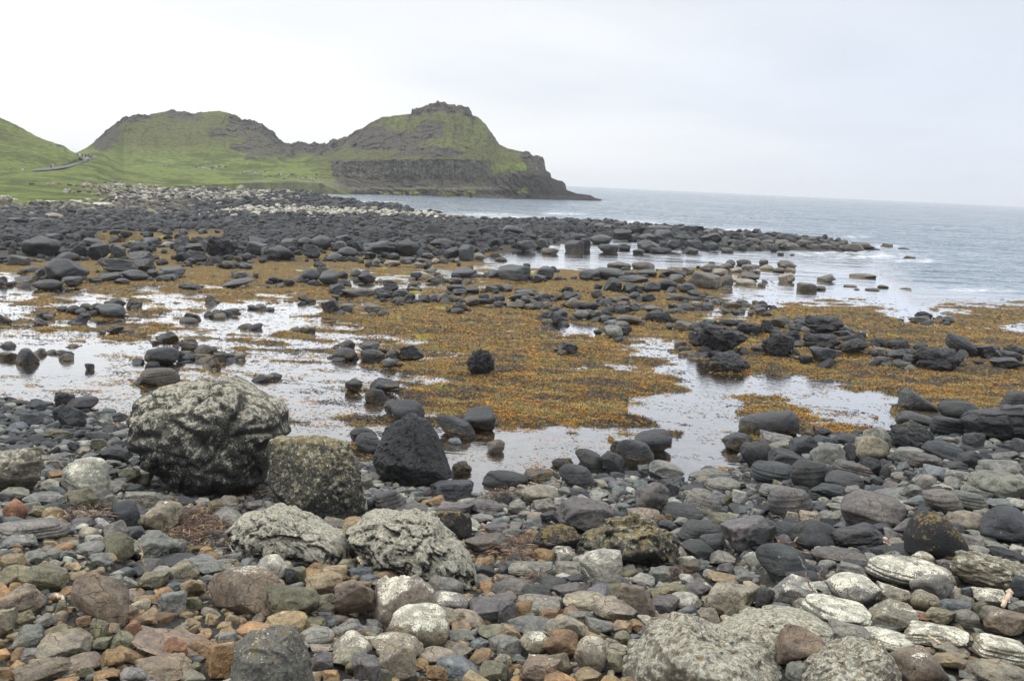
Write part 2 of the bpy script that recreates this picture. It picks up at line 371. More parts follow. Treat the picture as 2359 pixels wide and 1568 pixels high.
def terrain(x, y, full=False):
    x = np.asarray(x, float); y = np.asarray(y, float)
    px, py = proj(x, y, 0.0)
    p = np.stack([x, y, 0 * x], -1)
    wn = fbm(p * 0.33, 4, 3); wn2 = fbm(p * 1.3, 4, 9)
    w = grid_lookup(WN, WROWS, px, py)
    # beyond the right edge of the sea front
    jx = px + 22 * vnoise(p * 0.5, 5) + 12 * vnoise(p * 1.7, 6) + 7 * vnoise(p * 4.5, 16); jy = py + 7 * vnoise(p * 0.5, 7) + 4.5 * vnoise(p * 2.1, 8) + 2.5 * vnoise(p * 5.0, 18)
    pool = np.zeros(px.shape, bool)
    for po in POOLS: pool |= in_poly(jx, jy, po)
    st_ = fbm(p * np.array([0.45, 1.6, 1]), 3, 13)
    s = w * 0.83 + 0.34 * wn + 0.26 * wn2 + 0.40 * st_ + 0.10 * sstep(600, 700, py) * sstep(960, 800, py)
    z = np.clip((0.5 - s) * 0.42, -0.9, 0.2)
    z = np.where(w > 0.93, np.minimum(z, -0.3 - 0.6 * sstep(0.93, 1, w)), z)
    z = np.where(z > 0, z + 0.05 * fbm(p * 2.3, 3, 21) * sstep(0, 0.05, z), z)
    z = np.where(pool, -0.075 + 0.06 * wn2 + 0.16 * np.maximum(fbm(p * np.array([1.1, 2.6, 1]), 3, 57) - .2, 0), z)
    l = grid_lookup(LN, LROWS, px, py)
    l = np.where(l > -0.1, l, l * 0.8) + 0.25 * wn
    k = sstep(620, 585, py)
    z = z * (1 - k) + l * k
    z = np.where(in_poly(jx, jy, POOLS[8]), -0.1, z)
    sy = shore_y(px); Ys = at_sea(px, sy)
    b = Ys - y
    zb = np.where(b > 0, 0.12 * b, b * 0.05) + 0.05 * wn
    kb = sstep(-0.6, 0.8, b)
    z = z * (1 - kb) + zb * kb
    z = np.where(b > 18, 0.12 * 18 + 0.02 * (b - 18) + 0.05 * wn, z)
    if full: return z, px, py, kb, k, w, pool
    return z
def at_sea(px, py):
    d = ray(px, py); t = -EYE / d[..., 2]; return t * d[..., 1]
def hit(px, py, lift=0.0):            # first point of the pixel's ray on the terrain
    d = ray(np.array([px]), np.array([py]))[0]
    ts = np.geomspace(6, 600, 260); P = d[None] * ts[:, None]; g = terrain(P[:, 0], P[:, 1]); g = np.maximum(g, -0.12) + lift
    below = (P[:, 2] + EYE) < g
    if not below.any(): i = len(ts) - 1
    else: i = int(np.argmax(below))
    t = ts[i]
    if i > 0:
        a = P[i - 1, 2] + EYE - g[i - 1]; b = P[i, 2] + EYE - g[i]; t = ts[i - 1] + (ts[i] - ts[i - 1]) * a / (a - b + 1e-9)
    q = d * t; return np.array([q[0], q[1], q[2] + EYE])

# ---- ground sheet
nc, nr = 640, 900
pxs = np.linspace(-420, 2780, nc); Ds = np.geomspace(5.5, 470, nr)
PXX, DD = np.meshgrid(pxs, Ds)
az = (PXX - PW / 2) / F * 1.0
GX = az * DD; GY = DD
gz, gpx, gpy, gkb, gk, gw, gpool = terrain(GX, GY, True)
me = mesh_np('ground', np.stack([GX, GY, gz], -1).reshape(-1, 3), grid_faces(nr, nc))
gp = np.stack([GX, GY, 0 * GX], -1)
green = np.clip(sstep(250, 60, gpx) * sstep(470, 480, gpy) * sstep(530, 515, gpy) * (fbm(gp * 0.2, 3, 5) > 0.12), 0, 1)
strip = sstep(535, 550, gpy) * sstep(200, 260, gpx) * sstep(560, 480, gpx)
low = sstep(572, 590, gpy) * sstep(1250, 1100, gpx)
dark = np.maximum(gkb, gk * (1 - np.maximum(strip, low * (fbm(gp * 0.12, 3, 77) > -0.1))))
attr_col(me, 'mask', np.stack([1 - gkb, dark, green], -1).reshape(-1, 3))
tag(link('ground', me, M['ground']), kind='structure')

# ---- sea: one sheet at level zero out to the horizon
nc2, nr2 = 420, 1300
pxs = np.linspace(-1500, 3900, nc2); Ds = np.concatenate([np.geomspace(15, 900, nr2 - 60), np.geomspace(905, 4200, 60)])
PXX, DD = np.meshgrid(pxs, Ds); WX = (PXX - PW / 2) / F * DD; WY = DD
wpx, wpy = proj(WX, WY, 0.0)
edge = np.interp(wpx, [-500, 700, 800, 1000, 1200, 1300, 1600, 2020, 2100, 2400, 3000], [420, 430, 470, 486, 512, 530, 560, 600, 660, 690, 700])
wave = sstep(60, -45, wpy - edge) ** 1.3
wave = np.maximum(wave, 0.05 * sstep(720, 640, wpy) * sstep(1150, 1500, wpx))
wp = np.stack([WX * 0.25, WY, 0 * WX], -1)
wz = wave * (0.16 * fbm(wp * 0.22, 3, 31) + 0.07 * fbm(wp * 0.9, 3, 37))
wz *= np.clip(1.3 - DD / 700, 0.2, 1)
FOAM = [(1240, 372, 60, 4)]
FOAM = [(3180 / 1.736, 995 / 1.736, 60, 5), (3255 / 1.736, 1010 / 1.736, 70, 5), (3540 / 1.736, 985 / 1.736, 28, 4), (3420 / 1.736, 948 / 1.736, 30, 3), (1180, 500, 60, 4), (1300, 492, 50, 3), (860, 466, 50, 3), (2010, 590, 90, 7), (1930, 582, 110, 8), (2110, 600, 70, 5), (1250, 512, 60, 5), (1120, 494, 70, 4), (1700, 530, 60, 4), (1450, 512, 60, 4), (2250, 668, 60, 3)]
foam = np.zeros(wpx.shape)
for fx, fy, sx, sy_ in FOAM: foam = np.maximum(foam, np.exp(-((wpx - fx) / sx) ** 2 - ((wpy - fy) / sy_) ** 2))
me = mesh_np('sea', np.stack([WX, WY, wz], -1).reshape(-1, 3), grid_faces(nr2, nc2))
attr_col(me, 'mask', np.stack([wave, foam, 0 * foam], -1).reshape(-1, 3))
tag(link('sea', me, M['water']), kind='structure')
# ================================================================ hills and headland
HT = {-400: [(500, 120), (480, 150), (465, 180), (450, 210), (430, 250), (412, 300), (395, 420)],
 -80: [(480, 140), (462, 165), (447, 192), (431, 222), (415, 255), (398, 300), (382, 420)],
 0: [(470, 150), (455, 175), (440, 200), (425, 230), (410, 260), (394, 300), (375, 430)],
 175: [(470, 165), (450, 200), (430, 240), (410, 275), (390, 310), (370, 350), (354, 440)],
 220: [(466, 175), (445, 220), (425, 260), (405, 300), (385, 340), (350, 400), (322, 470)],
 285: [(441, 240), (425, 300), (405, 350), (380, 400), (345, 445), (305, 480), (268, 500)],
 400: [(430, 300), (415, 350), (395, 400), (365, 440), (330, 470), (290, 500), (254, 530)],
 500: [(425, 340), (410, 380), (390, 420), (360, 450), (325, 475), (290, 500), (255, 530)],
 600: [(421, 360), (405, 400), (390, 430), (365, 450), (340, 480), (310, 505), (284, 530)],
 675: [(419, 375), (408, 405), (395, 430), (380, 455), (365, 480), (348, 510), (332, 540)],
 740: [(422, 390), (410, 410), (398, 430), (385, 450), (370, 470), (350, 500), (330, 530)],
 790: [(446, 385), (425, 408), (408, 430), (390, 436), (372, 441), (350, 480), (316, 520)],
 830: [(452, 400), (440, 415), (415, 432), (400, 437), (370, 440), (340, 480), (298, 520)],
 925: [(452, 428), (437, 433), (412, 440), (400, 441), (366, 444), (320, 480), (264, 515)],
 1010: [(452, 436), (437, 440), (412, 447), (400, 448), (366, 451), (310, 480), (237, 515)],
 1080: [(454, 442), (438, 448), (415, 455), (400, 456), (367, 459), (320, 485), (250, 515)],
 1120: [(455, 450), (439, 456), (420, 462), (400, 464), (372, 467), (335, 490), (287, 515)],
 1150: [(456, 458), (441, 464), (425, 470), (405, 474), (380, 482), (358, 495), (332, 515)],
 1200: [(457, 470), (442, 476), (425, 482), (405, 486), (385, 494), (366, 500), (349, 515)],
 1245: [(458, 482), (446, 486), (430, 490), (405, 494), (392, 499), (370, 501), (360, 512)],
 1262: [(459, 488), (450, 490), (440, 494), (425, 498), (412, 502), (405, 505), (402, 510)],
 1300: [(460, 500), (456, 501), (450, 503), (444, 505), (436, 507), (430, 509), (424, 512)],
 1305: [(460, 502), (458, 503), (454, 505), (450, 507), (445, 508), (440, 510), (437, 513)],
 1340: [(461, 512), (459, 513), (457, 514), (455, 515), (452, 516), (450, 517), (448, 519)],
 1376: [(462.5, 521), (462, 521.5), (461.5, 522), (461, 522.5), (460.5, 523), (460, 523.5), (459, 524)],
 1386: [(463.2, 523), (463.1, 523.3), (463, 523.6), (462.9, 524), (462.8, 524.4), (462.7, 524.8), (462.6, 525)]}
RIDGE = [(-400, 400), (-80, 390), (0, 375), (175, 352), (200, 340), (230, 315), (270, 280), (283, 268), (300, 266), (345, 263), (375, 257), (400, 254), (440, 260), (480, 257), (505, 255), (530, 262), (545, 263), (560, 275), (590, 280), (605, 284), (620, 298), (634, 309), (650, 326), (675, 332), (690, 326), (710, 328), (740, 330), (775, 320), (800, 313), (830, 298), (860, 280), (870, 274), (890, 268), (925, 264), (947, 262), (949, 250), (970, 246), (982, 240), (1004, 236), (1007, 231), (1010, 231), (1013, 236), (1040, 240), (1060, 243), (1075, 246), (1086, 252), (1088, 262), (1105, 272), (1120, 287), (1140, 315), (1150, 332), (1170, 342), (1200, 349), (1222, 352), (1230, 358), (1250, 361), (1254, 368), (1256, 384), (1258, 394), (1268, 400), (1270, 410), (1295, 417), (1303, 424), (1305, 437), (1330, 446), (1360, 450), (1376, 459), (1386, 462.6)]
kx = np.array(sorted(HT)); HY = np.array([[p[0] for p in HT[k]] for k in kx], float); HD = np.array([[p[1] for p in HT[k]] for k in kx], float)
rx = np.array([p[0] for p in RIDGE], float); ry = np.array([p[1] for p in RIDGE], float)
def hill_profile(px):
    Y = np.array([np.interp(px, kx, HY[:, j]) for j in range(7)]); D = np.array([np.interp(px, kx, HD[:, j]) for j in range(7)])
    Y[6] = np.interp(px, rx, ry)
    for j in range(5, -1, -1): Y[j] = np.maximum(Y[j], Y[j + 1] + 0.3)
    return Y, D
def hill_point(px, py):
    Y, D = hill_profile(np.array([float(px)])); ys = Y[::-1, 0]; ds = D[::-1, 0]
    return at_depth(np.array(float(px)), np.array(float(py)), np.array(np.interp(py, ys, ds)))
hx = np.concatenate([np.linspace(-400, -6, 120), np.linspace(-5, 1386, 1150)]); nv = 280
Y, D = hill_profile(hx); vv = np.linspace(0, 6, nv)
hy = np.array([np.interp(vv, range(7), Y[:, i]) for i in range(len(hx))]).T
hd = np.array([np.interp(vv, range(7), D[:, i]) for i in range(len(hx))]).T
# soften the kinks between levels off the cliffs
for _ in range(10):
    k = sstep(800, 720, hx)[None, :]
    hd[1:-1] = hd[1:-1] * (1 - k) + k * (hd[:-2] + hd[2:] + 2 * hd[1:-1]) / 4
hpx = np.broadcast_to(hx, hy.shape)
P = at_depth(hpx, hy, hd)
wq = np.stack([hpx * .03, hy * .06, 0 * hy], -1)
WARPX = 26 * fbm(wq, 4, 301, .6); WARPY = 13 * fbm(wq + 9, 4, 307, .6)
def box(x, y, x0, x1, y0, y1, s=8.0):
    if s >= 8 and x.shape == WARPX.shape: x = x + WARPX; y = y + WARPY; s = 12.0
    elif x.shape == WARPX.shape: x = x + WARPX * .4; y = y + WARPY * .22
    return sstep(x0 - s, x0 + s, x) * sstep(x1 + s, x1 - s, x) * sstep(y0 - s, y0 + s, y) * sstep(y1 + s, y1 - s, y)
rid = np.interp(hx, rx, ry)[None, :]; fr = hy - rid
rock = np.zeros(hy.shape)
for (x0, x1, dep, a) in [(225, 345, 16, .95), (375, 470, 22, .62), (525, 660, 26, .95), (665, 800, 26, .9), (940, 1095, 20, 1.0), (855, 880, 8, .9), (1200, 1262, 34, 1.0)]:
    rock = np.maximum(rock, a * sstep(x0 - 12, x0 + 12, hpx) * sstep(x1 + 12, x1 - 12, hpx) * sstep(dep + 9, dep - 9, fr + WARPY * .9))
for b, a in [((215, 270, 295, 350), .62), ((480, 560, 285, 320), .62), ((530, 590, 330, 352), .8), ((560, 700, 300, 370), .58), ((600, 770, 330, 375), .45), ((790, 900, 290, 350), .8), ((870, 980, 300, 345), .66), ((900, 1060, 335, 366), .7), ((960, 1030, 275, 320), .72), ((1040, 1080, 295, 330), .5), ((1110, 1150, 290, 330), .55), ((1060, 1130, 330, 364), .45), ((770, 1150, 400, 437), .62), ((700, 790, 370, 420), .35), ((1130, 1300, 395, 462), 1.0), ((1270, 1400, 400, 470), 1.2)]:
    rock = np.maximum(rock, a * box(hpx, hy, *b))
cliff = box(hpx, hy, 765, 1128, 368, 408, 4) * 1.0
cliff = np.maximum(cliff, box(hpx, hy, 1212, 1256, 364, 392, 3) * 0.7)
rock = np.maximum(rock, cliff * 1.15)
rock = np.maximum(rock, sstep(790, 830, hpx) * sstep(433, 438, hy) * 1.2)
grassledge = box(hpx, hy, 1135, 1210, 374, 394, 5); rock = rock * (1 - grassledge)
brown = np.clip(sstep(385, 310, hy) * sstep(210, 300, hpx) + sstep(700, 800, hpx), 0, 1) * (1 - 0.8 * grassledge)
hp3 = P * 1.0
brown = np.clip(brown + 0.3 * fbm(hp3 * 0.03, 3, 4), 0, 1)
pale = np.maximum(box(hpx, hy, 800, 1200, 431, 437, 3) * .8, box(hpx, hy, 560, 790, 400, 440, 10) * sstep(412, 420, hy) * .6)
pale = np.maximum(pale, box(hpx, hy, 820, 1376, 450, 456, 1.5) * 0.55)
wet = sstep(800, 830, hpx) * sstep(437, 440, hy) * sstep(451, 448, hy) * 0.75 + sstep(1140, 1200, hpx) * sstep(398, 410, hy) * 0.9
yel = box(hpx, hy, 870, 1120, 440, 446, 3) * (fbm(np.stack([hpx * .05, hy * 0.02, 0 * hy], -1), 2, 8) > 0.1) + box(hpx, hy, 1190, 1215, 432, 446, 3) * .5
# relief
rr = np.clip(rock, 0, 1)
cr = fbm(hp3 * np.array([.16, .16, .22]), 5, 61, 0.55); w1, w2, wid = worley(hp3 * np.array([.28, .28, .28]), 5)
disp = rr * (2.6 * cr + 1.9 * (wid - 0.5) - 1.2 * np.clip(0.25 - (w2 - w1), 0, 1) * 4 * .5) + (1 - rr) * (1.9 * fbm(hp3 * 0.06, 4, 5) + 0.9 * fbm(hp3 * 0.35, 4, 6) - 1.6 * np.exp(-np.abs(vnoise(np.stack([hpx * .055 + .8 * vnoise(hp3 * .04, 12), hy * .012, 0 * hy], -1), 14)) / .12) * brown)
colz = np.floor(hpx / 5.5 + 0.8 * vnoise(np.stack([hpx * .1, hy * .1, 0 * hy], -1), 3)); cofs = _h(colz.astype(np.int64), (hy / 14).astype(np.int64) * 0 + 1, np.zeros(hy.shape, np.int64))
disp = disp * (1 - 0.6 * cliff) + cliff * (1.1 * (cofs - .5) + 1.6 * cr)
fade = sstep(0, 12, np.arange(nv))[:, None] * sstep(0.0, 30, 1386 - hpx)
tip = np.clip((1300 - hpx) / 80, 0.18, 1)
disp = disp * fade * tip
dirn = P - np.array([0, 0, EYE]); dh = dirn.copy(); dh[..., 2] = 0; dh /= np.linalg.norm(dh, axis=-1, keepdims=True)
P = P - dh * disp[..., None]; P[..., 2] += disp * 0.35 * sstep(-1, 1, rr)
# ragged crest
P[..., 2] += (sstep(26, 0, fr) * rr * 1.5 * np.maximum(fbm(hp3 * np.array([.5, .12, .0]), 3, 91), -0.3)) * tip
# back slope
back = []
for k, (dd, fz) in enumerate([(6, 0.97), (18, 0.85), (40, 0.6), (80, 0.25), (120, -0.05)]):
    q = P[-1].copy(); q = q + dh[-1] * dd; q[:, 2] = P[-1, :, 2] * fz - (0.5 if fz < 0 else 0); back.append(q)
front = P[0].copy(); front[:, 2] -= 8; front -= dh[0] * 1.0
A = np.concatenate([front[None], P, np.array(back)], 0)
def padrow(a, b): return np.concatenate([a[:1], a, np.repeat(a[-1:], b, 0)], 0)
me = mesh_np('hills', A.reshape(-1, 3), grid_faces(A.shape[0], A.shape[1]))
attr_col(me, 'mask', np.stack([padrow(np.clip(rock, 0, 1.2), 5), padrow(brown, 5), padrow(wet, 5)], -1).reshape(-1, 3))
attr_col(me, 'extra', np.stack([padrow(cliff, 5), padrow(yel, 5), padrow(pale, 5)], -1).reshape(-1, 3))
tag(link('hills', me, M['hill']), kind='structure')
# near slope at the left edge
lx = np.linspace(-500, 182, 330)
top = np.interp(lx, [-500, -80, 0, 40, 80, 120, 143, 147, 152, 175, 182], [120, 222, 270, 290, 312, 328, 335, 336, 344, 353, 362])
bot = np.interp(lx, [-500, -80, 0, 85, 150, 182], [440, 403, 397, 393, 378, 364])
dtop = np.interp(lx, [-500, 0, 182], [330, 360, 350]); dbot = np.interp(lx, [-500, 0, 85, 150, 182], [270, 298, 306, 325, 345])
vv = np.linspace(0, 1, 140)[:, None]
ly = bot + (top - bot) * vv; ld = dbot + (dtop - dbot) * vv ** 1.15; lpx = np.broadcast_to(lx, ly.shape)
Q = at_depth(lpx, ly, ld); q3 = Q.copy()
Q[..., 2] += (0.5 * fbm(q3 * 0.08, 4, 15) + 0.22 * fbm(q3 * 0.5, 3, 16)) * sstep(0, .1, vv)
knob = box(lpx, ly, 128, 146, 330, 340, 5)
fr_ = Q[0].copy(); fr_[:, 2] -= 3
bk = [Q[-1] + np.array([0, d, -z]) for d, z in ((5, 1.5), (20, 10), (60, 45))]
A = np.concatenate([fr_[None], Q, np.array(bk)], 0)
me = mesh_np('near_hill', A.reshape(-1, 3), grid_faces(*A.shape[:2]))
br = np.clip(0.35 + 0.5 * fbm(q3 * 0.05, 3, 44) + 0 * ly, 0, 1)
attr_col(me, 'mask', np.stack([padrow(knob * .9, 3), padrow(br, 3), padrow(0 * ly, 3)], -1).reshape(-1, 3))
attr_col(me, 'extra', np.zeros((A.shape[0] * A.shape[1], 3)))
tag(link('hill_slope', me, M['hill']), kind='structure')
# path
up = [(80, 391), (100, 387), (130, 382), (160, 373), (185, 364), (205, 359), (222, 359)]; lo = [(74, 395), (100, 393.5), (130, 391), (165, 385), (195, 374), (212, 367), (230, 361)]
s = np.linspace(0, 1, 40); pts = []
for a in s:
    i = np.linspace(0, 1, 7)
    u = (np.interp(a, i, [p[0] for p in up]), np.interp(a, i, [p[1] for p in up])); l = (np.interp(a, i, [p[0] for p in lo]), np.interp(a, i, [p[1] for p in lo]))
    for b in np.linspace(0, 1, 6):
        pts.append(hill_point(l[0] + (u[0] - l[0]) * b, l[1] + (u[1] - l[1]) * b) + np.array([0, -0.8, 0.12]))
tag(link('path', mesh_np('path', np.array(pts), grid_faces(40, 6)), M['road']), kind='structure')
# ================================================================ rock shapes
_ico = {}
def ico(sub):
    if sub not in _ico:
        bm = bmesh.new(); bmesh.ops.create_icosphere(bm, subdivisions=sub, radius=1.0)
        v = np.array([w.co[:] for w in bm.verts]); f = np.array([[w.index for w in q.verts] for q in bm.faces]); bm.free()
        _ico[sub] = (v / np.linalg.norm(v, axis=1, keepdims=True), f)
    return _ico[sub]
def hull_r(d, R, n, p, lo=0.72, box=0.0):
    nn = R.normal(size=(n, 3)); nn /= np.linalg.norm(nn, axis=1, keepdims=True); dist = R.uniform(lo, 1.0, n)
    if box:                            # three near-square pairs of faces first
        q = R.normal(size=(3, 3)) * 0.34 + np.eye(3) * R.choice([1, 1, 1], 3); q /= np.linalg.norm(q, axis=1, keepdims=True)
        nn = np.concatenate([nn, q, -q + R.normal(size=(3, 3)) * .08]); dist = np.concatenate([dist * 1.0, R.uniform(box, box + .24, 6)])
    g = np.maximum(d @ nn.T, 0) / dist
    return ((g ** p).sum(1) + (1 / 1.12) ** p) ** (-1.0 / p)
def rock_pts(kind, seed, sub):
    R = np.random.RandomState(seed); d, f = ico(sub); o = R.uniform(-50, 50, 3)
    if kind == 'r':      # water-worn
        r = hull_r(d, R, 14, R.choice([10, 20, 44]), 0.62); t1, e1 = facets(d * 1.6 + o, seed); r = r * (1 + 0.10 * fbm(d * 1.5 + o, 3, seed) + .05 * t1 - .012 * np.exp(-e1 / .06)) ; v = d * r[:, None]; v *= 1 + 0.022 * fbm(d * 7 + o, 4, seed)[:, None]
    elif kind == 'a':    # broken block
        r = hull_r(d, R, 7, 60, 0.52, 0.62); v = d * r[:, None]; v *= 1 + 0.035 * fbm(v * 2.2 + o, 4, seed)[:, None]
        t1, e1 = facets(v * 2.0 + o, seed); t2, e2 = facets(v * 4.5 + o, seed + 5); v *= (1 + 0.075 * t1 + 0.03 * t2 - .02 * np.exp(-e2 / .06))[:, None]
    elif kind == 's':    # slab with sharp rim
        r = hull_r(d, R, 8, 60, 0.66, 0.60); v = d * r[:, None]; v *= 1 + 0.04 * fbm(v * 2.5 + o, 4, seed)[:, None]; v[:, 2] = np.sign(v[:, 2]) * np.abs(v[:, 2]) ** 0.75
    elif kind == 'l':    # banded block, rounded edges
        r = hull_r(d, R, 8, 12, 0.72, 0.7); v = d * r[:, None]; v *= 1 + 0.07 * fbm(v * 1.5 + o, 3, seed)[:, None]
        tl = v[:, 2] + 0.15 * v[:, 0] + 0.05 * fbm(v * 1.5 + o, 2, 3); st = vnoise(np.stack([tl * 9, o[0] + 0 * tl, v[:, 0] * .4], -1), seed)
        v[:, :2] *= (1 + 0.055 * st)[:, None]
    else:                # 'c' rough jointed block
        r = hull_r(d, R, 9, 10, 0.72, 0.72); v = d * r[:, None]
        q = v + 0.25 * np.stack([fbm(v * 1.7 + o + k * 9, 3, seed + k) for k in range(3)], -1)
        t1, e1 = facets(q * 2.2 + o, seed); t2, e2 = facets(q * 5.2 + o, seed + 5)
        v *= (1 + 0.16 * t1 - 0.07 * np.exp(-e1 / .07) + 0.085 * t2 - 0.035 * np.exp(-e2 / .08) + 0.04 * fbm(v * 5 + o, 4, seed))[:, None]
    global CREV
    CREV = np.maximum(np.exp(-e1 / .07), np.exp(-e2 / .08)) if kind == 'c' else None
    lo = v.min(0); hi = v.max(0); v = (v - (lo + hi) / 2) / ((hi - lo) / 2)
    return v, f
VAR = {}
NVAR = {'r': 22, 'a': 16, 's': 10, 'l': 12, 'c': 10}
def variant(kind, i, mat):
    i = i % NVAR[kind]; k = (kind, i, mat)
    if k not in VAR:
        v, f = rock_pts(kind, 100 + i * 13 + ord(kind), 4 if kind == 'r' else 5)
        me = mesh_np('rock', v, f)
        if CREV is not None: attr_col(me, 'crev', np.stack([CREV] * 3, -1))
        me.materials.append(M[mat]); VAR[k] = me
    return VAR[k]
TINT = {  # base colours of the kinds of stone
 'bk': (.024, .024, .025), 'dk': (.021, .022, .024), 'dg': (.040, .043, .044), 'g': (.150, .148, .128), 'bg': (.100, .108, .110), 'pg': (.27, .262, .225),
 'ol': (.125, .117, .072), 'tan': (.225, .172, .098), 'br': (.185, .120, .062), 'ru': (.22, .115, .062), 'or': (.235, .150, .070), 'pu': (.098, .090, .086),
 'pb': (.15, .118, .085), 'gt': (.195, .172, .128), 'wh': (.30, .285, .24), 'bb': (.085, .075, .06)}
WORD = {'bk': 'black', 'dk': 'near-black', 'dg': 'dark grey', 'g': 'grey', 'bg': 'blue-grey', 'pg': 'pale grey', 'ol': 'olive-grey', 'tan': 'tan', 'br': 'brown', 'ru': 'rust-red', 'or': 'orange-brown', 'pu': 'purplish dark grey', 'pb': 'reddish brown', 'gt': 'greyish tan', 'wh': 'whitish', 'bb': 'dark brown'}
SHAPE = {'r': 'rounded', 'a': 'angular', 's': 'flat-sided', 'l': 'banded', 'c': 'rough'}
PLACED = []     # (x, y, radius, px, py, object)
def fr_axes(x, y):
    yaw = math.atan2(-x, y); c, s = math.cos(yaw), math.sin(yaw)
    return np.array([c, s, 0]), np.array([-s, c, 0])
def put(box, kind, col, lich=0.0, tilt=0.0, name='beach_stone', mat=None, seed=None, sink=0.8, label=None):
    x0, y0, x1, y1 = box; cx, cy = (x0 + x1) / 2, (y0 + y1) / 2
    kw, kh = (1.02, 1.06) if name == 'boulder' and y1 < 900 else (1.08, 1.16)
    if lich > .6: lich = .6 + (lich - .6) * .45
    G = hit(cx, min(y1, 1750)); fwd = CMN @ np.array([0, 0, -1])
    d = ray(np.array([cx]), np.array([cy]))[0]; t = G[1] / d[1]; e = math.atan2(-d[2], math.hypot(d[0], d[1]))
    for _ in range(4):
        sc_ = t / F; w = (x1 - x0) * sc_ / 2 * kw; hs = (y1 - y0) * sc_ / 2 * kh
        b = min(w * (0.9 if w / hs < 2.2 else 0.7), 0.85 * hs / math.sin(e))
        a = math.sqrt(max(hs * hs - (b * math.sin(e)) ** 2, (0.4 * hs) ** 2)) / math.cos(e)
        zt = float(max(terrain(np.array([d[0] * t]), np.array([d[1] * t]))[0], -0.1)) + (sink - (.08 if name == 'boulder' else 0)) * a
        t = (zt - EYE) / d[2]
    P = d * t + np.array([0, 0, EYE])
    seed = seed if seed is not None else int(abs(cx * 7.3 + cy * 3.1 + (x1 - x0)))
    mat = mat or {'r': 'stone', 'a': 'stone', 's': 'stone', 'l': 'stone_l', 'c': 'crag'}[kind]
    o = bpy.data.objects.new(name, variant(kind, seed, mat)); C.objects.link(o)
    ux, uy = fr_axes(P[0], P[1]); flip = -1 if (seed // 3) % 2 else 1
    R = Matrix(((ux[0] * flip, uy[0] * flip, 0), (ux[1] * flip, uy[1] * flip, 0), (0, 0, 1)))
    R = Matrix.Rotation(math.radians(tilt), 3, Vector(uy)) @ R
    th = abs(math.radians(tilt)); 
    if th > 0.05 and w > a * 1.2: a = max(a - w * math.sin(th) * 0.55, a * 0.45)
    o.matrix_world = Matrix.Translation(P) @ R.to_4x4() @ Matrix.Diagonal((w, b, a, 1))
    j = random.Random(seed); k = j.uniform(.88, 1.14); c = TINT[col]
    o.color = (c[0] * k * j.uniform(.96, 1.05), c[1] * k, c[2] * k * j.uniform(.94, 1.06), lich)
    PLACED.append(dict(x=P[0], y=P[1], r=max(w, b), px=cx, py=cy, w=x1 - x0, h=y1 - y0, o=o, label=label, col=col, kind=kind, name=name, lich=lich))
    return o
